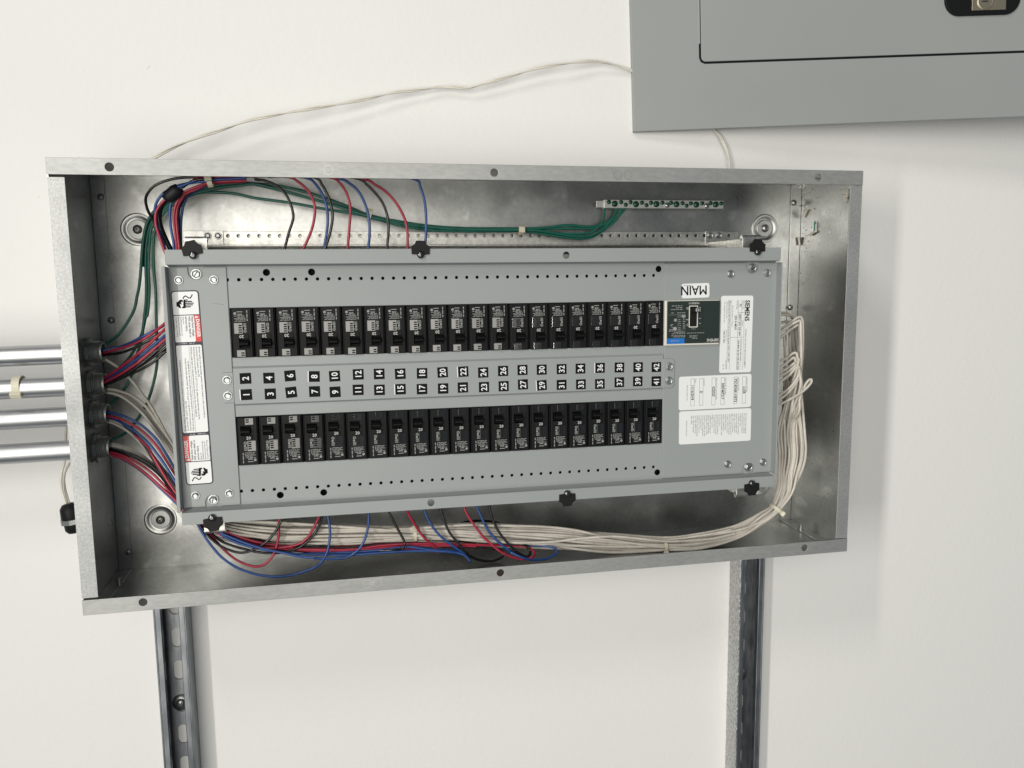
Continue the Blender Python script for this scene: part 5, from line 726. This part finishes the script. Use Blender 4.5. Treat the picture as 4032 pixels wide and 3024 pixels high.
ENDS = [[[(0.9243,-0.0850,0.2609),(0.9234,-0.0850,0.3034),(0.9223,-0.0850,0.3140),(0.9198,-0.0850,0.3181),(0.9152,-0.0850,0.3176),(0.9073,-0.0850,0.3131),(0.8983,-0.0850,0.3066),(0.8904,-0.0850,0.3019),(0.8825,-0.0850,0.2959)]], [[(0.9194,-0.0900,0.2508),(0.9175,-0.0897,0.3038),(0.9175,-0.0894,0.3101),(0.9158,-0.0891,0.3137),(0.9074,-0.0889,0.3103),(0.8963,-0.0886,0.3042),(0.8886,-0.0883,0.2992),(0.8809,-0.0880,0.2946)]], [[(0.9220,-0.0820,0.2714),(0.9201,-0.0825,0.3034),(0.9181,-0.0830,0.3075),(0.9130,-0.0835,0.3057),(0.9026,-0.0840,0.2991),(0.8911,-0.0845,0.2904),(0.8829,-0.0850,0.2854)]],
 [[(0.9286,-0.0600,0.2911),(0.9269,-0.0600,0.3106),(0.9229,-0.0600,0.3172),(0.9169,-0.0600,0.3197),(0.9039,-0.0600,0.3208),(0.8945,-0.0600,0.3210)]], [[(0.9269,-0.0550,0.2887),(0.9260,-0.0550,0.3126),(0.9198,-0.0550,0.3203),(0.9138,-0.0550,0.3226),(0.9067,-0.0550,0.3233),(0.8972,-0.0550,0.3235)]], [[(0.9252,-0.0500,0.2851),(0.9274,-0.0510,0.3069),(0.9231,-0.0520,0.3098),(0.9154,-0.0530,0.3103),(0.9077,-0.0540,0.3095),(0.8977,-0.0550,0.3089)]],
 [[(0.9115,-0.0950,0.2516),(0.9113,-0.0943,0.2621),(0.9108,-0.0936,0.2679),(0.9089,-0.0929,0.2697),(0.9047,-0.0921,0.2685),(0.8972,-0.0914,0.2633),(0.8869,-0.0907,0.2578),(0.8789,-0.0900,0.2532)]], [[(0.9114,-0.0920,0.2460),(0.9104,-0.0913,0.2587),(0.9083,-0.0907,0.2629),(0.9039,-0.0900,0.2604),(0.8976,-0.0893,0.2552),(0.8884,-0.0887,0.2490),(0.8803,-0.0880,0.2444)]], [[(0.9144,-0.0900,0.2446),(0.9141,-0.0893,0.2531),(0.9124,-0.0887,0.2563),(0.9066,-0.0880,0.2521),(0.8990,-0.0873,0.2470),(0.8897,-0.0867,0.2429),(0.8816,-0.0860,0.2389)]],
 [[(0.9132,-0.0940,0.2408),(0.9132,-0.0933,0.2514),(0.9119,-0.0927,0.2540),(0.9055,-0.0920,0.2483),(0.8969,-0.0913,0.2421),(0.8876,-0.0907,0.2381),(0.8795,-0.0900,0.2351)]], [[(0.9128,-0.0960,0.2389),(0.9127,-0.0950,0.2494),(0.9118,-0.0940,0.2520),(0.9051,-0.0930,0.2431),(0.8967,-0.0920,0.2358),(0.8877,-0.0910,0.2297),(0.8798,-0.0900,0.2245)]],
 [[(0.9134,-0.1000,0.2203),(0.9126,-0.0993,0.2414),(0.9121,-0.0986,0.2467),(0.9106,-0.0979,0.2371),(0.9033,-0.0971,0.2256),(0.8937,-0.0964,0.2174),(0.8845,-0.0957,0.2121),(0.8776,-0.0950,0.2082)]], [[(0.9165,-0.0980,0.2178),(0.9156,-0.0976,0.2380),(0.9150,-0.0971,0.2422),(0.9114,-0.0967,0.2322),(0.9029,-0.0963,0.2202),(0.8931,-0.0959,0.2109),(0.8849,-0.0954,0.2059),(0.8778,-0.0950,0.2018)]],
 [[(0.9159,-0.0950,0.1874),(0.9162,-0.0954,0.2035),(0.9185,-0.0957,0.2131),(0.9226,-0.0961,0.2237),(0.9279,-0.0964,0.2310),(0.9317,-0.0968,0.2325),(0.9324,-0.0971,0.2299),(0.9298,-0.0975,0.2257),(0.9228,-0.0979,0.2191),(0.9158,-0.0982,0.2146),(0.9077,-0.0986,0.2102),(0.8995,-0.0989,0.2063),(0.8903,-0.0993,0.2025),(0.8827,-0.0996,0.1991),(0.8752,-0.1000,0.1963)]],
 [[(0.9162,-0.0850,0.1966),(0.9173,-0.0837,0.2180),(0.9192,-0.0825,0.2340),(0.9237,-0.0813,0.2434),(0.9250,-0.0800,0.2604)]], [[(0.9135,-0.0600,0.2151),(0.9133,-0.0588,0.2588),(0.9127,-0.0575,0.2805),(0.9125,-0.0562,0.2891),(0.9142,-0.0550,0.2933)]], [[(0.9250,-0.0550,0.2250),(0.9228,-0.0550,0.2691),(0.9222,-0.0550,0.2855),(0.9232,-0.0550,0.2931)]], [[(0.9271,-0.0600,0.2366),(0.9274,-0.0583,0.2692),(0.9301,-0.0567,0.2887),(0.9314,-0.0550,0.2962)]],
 [[(0.9094,-0.0800,0.2070),(0.9109,-0.0783,0.2230),(0.9173,-0.0767,0.2366),(0.9227,-0.0750,0.2449)]], [[(0.9124,-0.0650,0.1993),(0.9134,-0.0667,0.2269),(0.9160,-0.0683,0.2433),(0.9195,-0.0700,0.2510)]], [[(0.9190,-0.0700,0.1997),(0.9209,-0.0700,0.2270),(0.9235,-0.0700,0.2378)]], [[(0.9125,-0.0600,0.1930),(0.9144,-0.0575,0.2147),(0.9172,-0.0550,0.2253)]]]
FR = []
for i in range(len(CLN)):
    t = (CLN[min(i + 1, len(CLN) - 1)] - CLN[max(i - 1, 0)]).normalized(); y = Vector((0, -1, 0)); y = (y - t * y.dot(t)).normalized(); FR.append((y.cross(t), y))
rr = random.Random(11)
WC = [(0.8987,-0.0800,0.0998),(0.9273,-0.0800,0.0981)]; WA = [(0.9010,-0.0760,0.1264),(0.9335,-0.0760,0.1247)]; WB = [(0.9010,-0.0720,0.1643),(0.9337,-0.0720,0.1627)]
RANK = {j: k for k, j in enumerate(sorted(range(NB), key=lambda j: ENDS[j][0][0][0]))}
LW = ['white wire of the thick neutral bundle along the bottom and right side of the box']
for j in range(NB):
    ang = j * 2.39996; rad = math.sqrt((j + 0.5) / NB); pts = []
    last = ENDS[j][0]
    order = last
    tw = rr.uniform(-0.5, 0.5); sp = rr.uniform(0.5, 1.0); phase = rr.uniform(0, 6.28)
    for i, c in enumerate(CLN[:-3]):
        a = ang + tw * 2.6 * math.sin(i * 0.8 * sp + phase) + 0.10 * i * (1 if j % 3 else -1); u, v = FR[i]
        q = c + (u * math.cos(a) + v * math.sin(a) * 0.85) * RAD[i] * 1.1 * min(1.08, rad * (1 + 0.25 * math.sin(i * 1.3 + j)))
        if i >= 12:
            side_ = u if u.x > 0 else -u; qq = c + side_ * (2 * RANK[j] / (NB - 1) - 1) * RAD[i] + v * math.sin(a) * RAD[i] * 0.5
            q = q.lerp(qq, (0.25, 0.6, 0.9)[min(i - 12, 2)])
        if q.z < 0.0042: q.z = 0.0042
        pts.append(tuple(q))
    # on the right side the strands spread side by side in the order in which they turn in
    q = RANK[j] / (NB - 1); jit = rr.uniform(-0.012, 0.012)
    wa = Vector(WA[0]).lerp(Vector(WA[1]), q); wb = Vector(WB[0]).lerp(Vector(WB[1]), q)
    wc = Vector(WC[0]).lerp(Vector(WC[1]), q)
    pts = pts[:15] + [(wc.x, wc.y + jit * 0.6, wc.z), (wa.x, wa.y + jit, wa.z), (wb.x, wb.y + jit * 0.8, wb.z)]
    P = pts + [tuple(q_) for q_ in last if q_[2] > wb.z + 0.006]
    lab = 'white wire in the thick neutral bundle along the lower lip and right wall'
    grp = 'white neutral bundle'
    if j == 13: lab = 'white wire with a narrow loop sticking out toward the right box wall'; 
    if j == 0: lab = 'white wire at the outer right edge of the neutral bundle, turning in at its top'
    wire(P, 'wire_white', lab, grp, 0.00192)
wire([(0.4633,-0.0850,0.0543),(0.5096,-0.0857,0.0509),(0.5566,-0.0865,0.0461),(0.5964,-0.0873,0.0390),(0.6286,-0.0880,0.0296),(0.6527,-0.0894,0.0258),(0.6770,-0.0908,0.0234),(0.7015,-0.0922,0.0206),(0.7261,-0.0936,0.0180),(0.7593,-0.0950,0.0196),(0.7934,-0.0950,0.0223),(0.8192,-0.0950,0.0259)], 'wire_white', 'white wire crossing over the top of the neutral bundle before its second tie', None, 0.00178)
wire([(0.4625,-0.0880,0.0372),(0.5007,-0.0900,0.0303),(0.5315,-0.0920,0.0278),(0.5658,-0.0940,0.0274),(0.5971,-0.0960,0.0297),(0.6255,-0.0980,0.0306),(0.6497,-0.0984,0.0297),(0.6741,-0.0988,0.0259),(0.6988,-0.0992,0.0214),(0.7236,-0.0996,0.0175),(0.7571,-0.1000,0.0164),(0.7912,-0.1000,0.0168),(0.8220,-0.1000,0.0215)], 'wire_white', 'white wire crossing diagonally over the neutral bundle below the middle clip', None, 0.00178)
tie((0.3831,-0.0660,0.0437), (1, 0, 0.02), 0.0105, 'nylon tie round the neutral bundle beside a red wire', 100, 0.0042)
tie((0.7218,-0.0900,0.0080), (1, 0, 0.0), 0.0098, 'nylon tie round the neutral bundle just above the lower lip', -80, 0.0048)
tie((0.8918,-0.0850,0.0472), Vector((0.9106,-0.0850,0.0729)) - Vector((0.8745,-0.0850,0.0315)), 0.0098, 'nylon tie round the neutral bundle at the lower right corner', -40, 0.0048)

# ------------------------------------------------------------------ grey flush cover at upper right, standing loose off the wall
MC = frame((0.7163,0.0280,0.5813), (0.9902,-0.1346,0.0375), (-0.0377,0.0004,0.9993))
uc = thing('flush_cover', (0.7163,0.0280,0.5813), 'large flat grey panel cover with hinged door hanging loose at the upper right', 'panel cover')
d0 = (0.0961,0.0885); d1 = (0.5750,0.0897)
dz_ = (d0[1] + d1[1]) / 2; CWd, CHt = 0.86, 0.46
b = MB().addmesh(plate_mesh(rectpts(0, 0, CWd, CHt), [rrect(d0[0], dz_, CWd - 0.10, CHt + 0.2, 0.010)[:0] or [(d0[0] + 0.008, dz_), (CWd - 0.1, dz_), (CWd - 0.1, CHt - 0.05), (d0[0], CHt - 0.05), (d0[0], dz_ + 0.008), (d0[0] + 0.0025, dz_ + 0.0025)]], 0.002, 0.0006), MC)
for a_, c_ in (((0, 0, -0.010), (CWd, 0.0015, -0.0005)), ((0, 0, -0.010), (0.0015, CHt, -0.0005))): b.box(a_, c_, 0.0004, MC)
b.build('cover_frame', 'cover_paint', uc)
dr_ = MB().addmesh(plate_mesh(rrect(d0[0] + 0.0030, dz_ + 0.0030, CWd - 0.1015, CHt - 0.0515, 0.0065), [], 0.0020, 0.0008), MC @ Matrix.Translation((0, 0, 0.0004))).build('door', 'cover_paint', uc)
MB().box((d0[0] - 0.006, dz_ - 0.006, -0.0030), (CWd - 0.09, CHt - 0.04, -0.0022), 0, MC).build('black_backing', 'black_matte', uc)  # black sheet behind the door, showing in the gap around it
p = (0.0949,0.1165); MB().cyl(tuple(MC @ Vector((d0[0] + 0.0006, p[1], 0.0004))), 0.0016, 0.18, tuple(MC.to_3x3() @ Vector((0, 1, 0))), 10).build('hinge', 'cover_paint', uc)
la, lc = (0.4523,0.1425), (0.5640,0.1412); lz0 = (la[1] + lc[1]) / 2
lt_ = MB().addmesh(plate_mesh(rrect(la[0], lz0, lc[0], lz0 + 0.052, 0.022, 8), [], 0.004, 0.001), MC @ Matrix.Translation((0, 0, 0.003))).build('latch', 'black_plastic', uc)
ka, kc = (0.4911,0.1480), (0.5414,0.1475)
kp = MB().box((ka[0], ka[1], 0.0050), (kc[0], ka[1] + 0.045, 0.0062), 0.0003, MC).build('latch_plate', 'latch_metal', lt_)
kk = (0.5102,0.1599); c = MC @ Vector((kk[0], kk[1], 0.0062)); nrm = MC.to_3x3() @ Vector((0, 0, 1))
MB().lathe([(0.0118, 0), (0.0118, 0.0008), (0.0105, 0.0012), (0.0100, 0.0006), (0.0001, 0.0006)], c, nrm, 28, False).build('key_cylinder', 'latch_metal', lt_)
MB().box((kk[0] - 0.0052, kk[1] - 0.0009, 0.0068), (kk[0] + 0.0040, kk[1] + 0.0009, 0.0072), 0, MC).build('key_slot', 'screw_dark', lt_)

# ------------------------------------------------------------------ white cable along the wall (two cores twisted together)
def twisted(pts, label, r=0.0012, pitch=0.13, cat='cable'):
    P = resample([Vector(p) for p in pts], 10); o = thing('wall_cable', P[0], label, cat)
    L = 0; A = []; B = []
    for i, q in enumerate(P):
        if i: L += (q - P[i - 1]).length
        t = (P[min(i + 1, len(P) - 1)] - P[max(i - 1, 0)]).normalized(); u = Vector((0, -1, 0)); u = (u - t * u.dot(t)).normalized(); v = t.cross(u); a = 2 * math.pi * L / pitch
        d = (u * math.cos(a) + v * math.sin(a)) * r * 0.95; A.append(q + d); B.append(q - d)
    MB().tube(A[::3], r).build('cable_core', 'cable_white', o); MB().tube(B[::3], r).build('cable_core', 'cable_white', o); return o
twisted([(0.0551,0.0050,0.5187),(0.0768,0.0060,0.5309),(0.1017,0.0070,0.5448),(0.1310,0.0080,0.5574),(0.1605,0.0090,0.5678),(0.1904,0.0100,0.5792),(0.2204,0.0110,0.5865),(0.2507,0.0120,0.5932),(0.2812,0.0143,0.5994),(0.3122,0.0167,0.6060),(0.3437,0.0190,0.6136),(0.3756,0.0213,0.6219),(0.4079,0.0237,0.6275),(0.4407,0.0260,0.6328),(0.4602,0.0249,0.6332),(0.4765,0.0237,0.6320),(0.4896,0.0226,0.6353),(0.5161,0.0214,0.6432),(0.5393,0.0203,0.6501),(0.5729,0.0191,0.6605),(0.6067,0.0180,0.6670),(0.6419,0.0208,0.6726),(0.6637,0.0236,0.6738),(0.6893,0.0264,0.6707),(0.7134,0.0292,0.6651),(0.7379,0.0320,0.6585)], 'white twisted cable sagging across the wall above the box')
twisted([(0.8323,0.0320,0.6014),(0.8389,0.0300,0.5885),(0.8485,0.0280,0.5773),(0.8567,0.0260,0.5612),(0.8605,0.0240,0.5476),(0.8628,0.0220,0.5332),(0.8637,0.0200,0.5178)], 'short white cable between the loose cover and the box top', pitch=0.12)
def loop_cable(pts, label): return tag(MB().tube(pts, 0.0016).build('wall_cable', 'cable_white'), label, 'cable')
loop_cable([(-0.0399,-0.0200,0.2058),(-0.0439,-0.0150,0.1963),(-0.0477,-0.0100,0.1778),(-0.0501,-0.0117,0.1530),(-0.0537,-0.0133,0.1401),(-0.0552,-0.0150,0.1256),(-0.0535,-0.0167,0.1110),(-0.0494,-0.0183,0.0961),(-0.0436,-0.0200,0.0857)], 'thin white cable hanging left of the box between the lower conduits')
loop_cable([(-0.0443,0.0050,0.1520),(-0.0491,0.0014,0.1462),(-0.0529,-0.0021,0.1389),(-0.0546,-0.0057,0.1293),(-0.0533,-0.0093,0.1181),(-0.0498,-0.0129,0.1037),(-0.0452,-0.0164,0.0908),(-0.0416,-0.0200,0.0848)], 'second thin white cable curving from the box to the black cord grip')
# cord grip at lower left, axis leaning
g0 = Vector((-0.0455,-0.0200,0.0992)); g1 = Vector((-0.0414,-0.0200,0.0626)); ax = (g1 - g0).normalized(); L = (g1 - g0).length
cg = thing('cord_grip', g0, 'black cord grip with a steel nut outside the lower left of the box', 'cord grip')
MB().lathe([(0.004, -0.001), (0.0095, 0.0005), (0.0125, 0.005), (0.0132, L * 0.45), (0.0128, L * 0.50)], g0, ax, 22).build('dome_cap', 'black_plastic', cg)
hxp = []; MBn = MB(); nn = 6
MBn.lathe([(0.0100, L * 0.48), (0.0150, L * 0.50), (0.0150, L * 0.66), (0.0120, L * 0.68)], g0, ax, 8, False); MBn.build('hex_nut', 'screw_zinc', cg)
MB().lathe([(0.0115, L * 0.66), (0.0112, L * 0.9), (0.0085, L * 1.0), (0.0001, L * 1.02)], g0, ax, 22).build('threaded_body', 'black_plastic', cg)

# ------------------------------------------------------------------ wire scraps and grit on the right wall of the box
XR = W - T - 0.0026
def scrap(p, q, kind, label, r=0.0017):
    b = MB(); p = Vector(p); q = Vector(q); m_ = (p + q) / 2 + Vector((0, 0, 0.0003)); b.tube([p, m_, q], r, 10)
    tag(b.build('wire_scrap', kind), label, 'scrap', 'offcuts of wire insulation lying on the right box wall')
scrap((0.9610,-0.0223,0.4692), (0.9610,-0.0137,0.4606), 'scrap_white', 'white insulation offcut near the top of the right box wall, slanted')
scrap((0.9610,-0.0481,0.4373), (0.9610,-0.0331,0.4325), 'scrap_white', 'white insulation offcut touching the green scrap')
scrap((0.9612,-0.0442,0.4512), (0.9612,-0.0433,0.4384), 'scrap_green', 'thin green insulation scrap on the right box wall', 0.0010)
scrap((0.9593,-0.0060,0.4311), (0.9612,-0.0060,0.4197), 'scrap_white', 'white insulation offcut standing on the corner seam of the right wall')
scrap((0.9610,-0.1184,0.4887), (0.9610,-0.1189,0.4774), 'scrap_white', 'white insulation offcut at the upper right beside the right lip')
scrap((0.9610,-0.1128,0.4811), (0.9610,-0.1187,0.4707), 'scrap_white', 'pinkish white offcut just below the one beside the right lip')
g = MB(); rnd = random.Random(21)
def speck(y, z, s):
    a = rnd.uniform(0, 3.14); x = W - T - 0.0002
    pts = [(s * (0.6 + 0.6 * rnd.random()) * math.cos(a + k * 1.57), s * (0.35 + 0.5 * rnd.random()) * math.sin(a + k * 1.57)) for k in range(4)]
    g.add([(x, y + u, z + v) for u, v in pts] + [(x - s * 0.5, y, z)], [(0, 1, 4), (1, 2, 4), (2, 3, 4), (3, 0, 4)])
for k in range(150):
    t = rnd.random(); y = -0.004 - abs(rnd.gauss(0, 0.022)) if t < 0.6 else rnd.uniform(-0.13, -0.01)
    z = H - 0.006 - abs(rnd.gauss(0, 0.07)) if t < 0.75 else rnd.uniform(0.01, 0.16)
    if y > -0.135 and z > 0.008: speck(y, z, rnd.choice((0.0005, 0.0006, 0.0008, 0.0011, 0.0015)))
tag(g.build('grit', 'grit'), 'scattered black grit and filings on the right wall of the box', 'grit', kind='stuff')
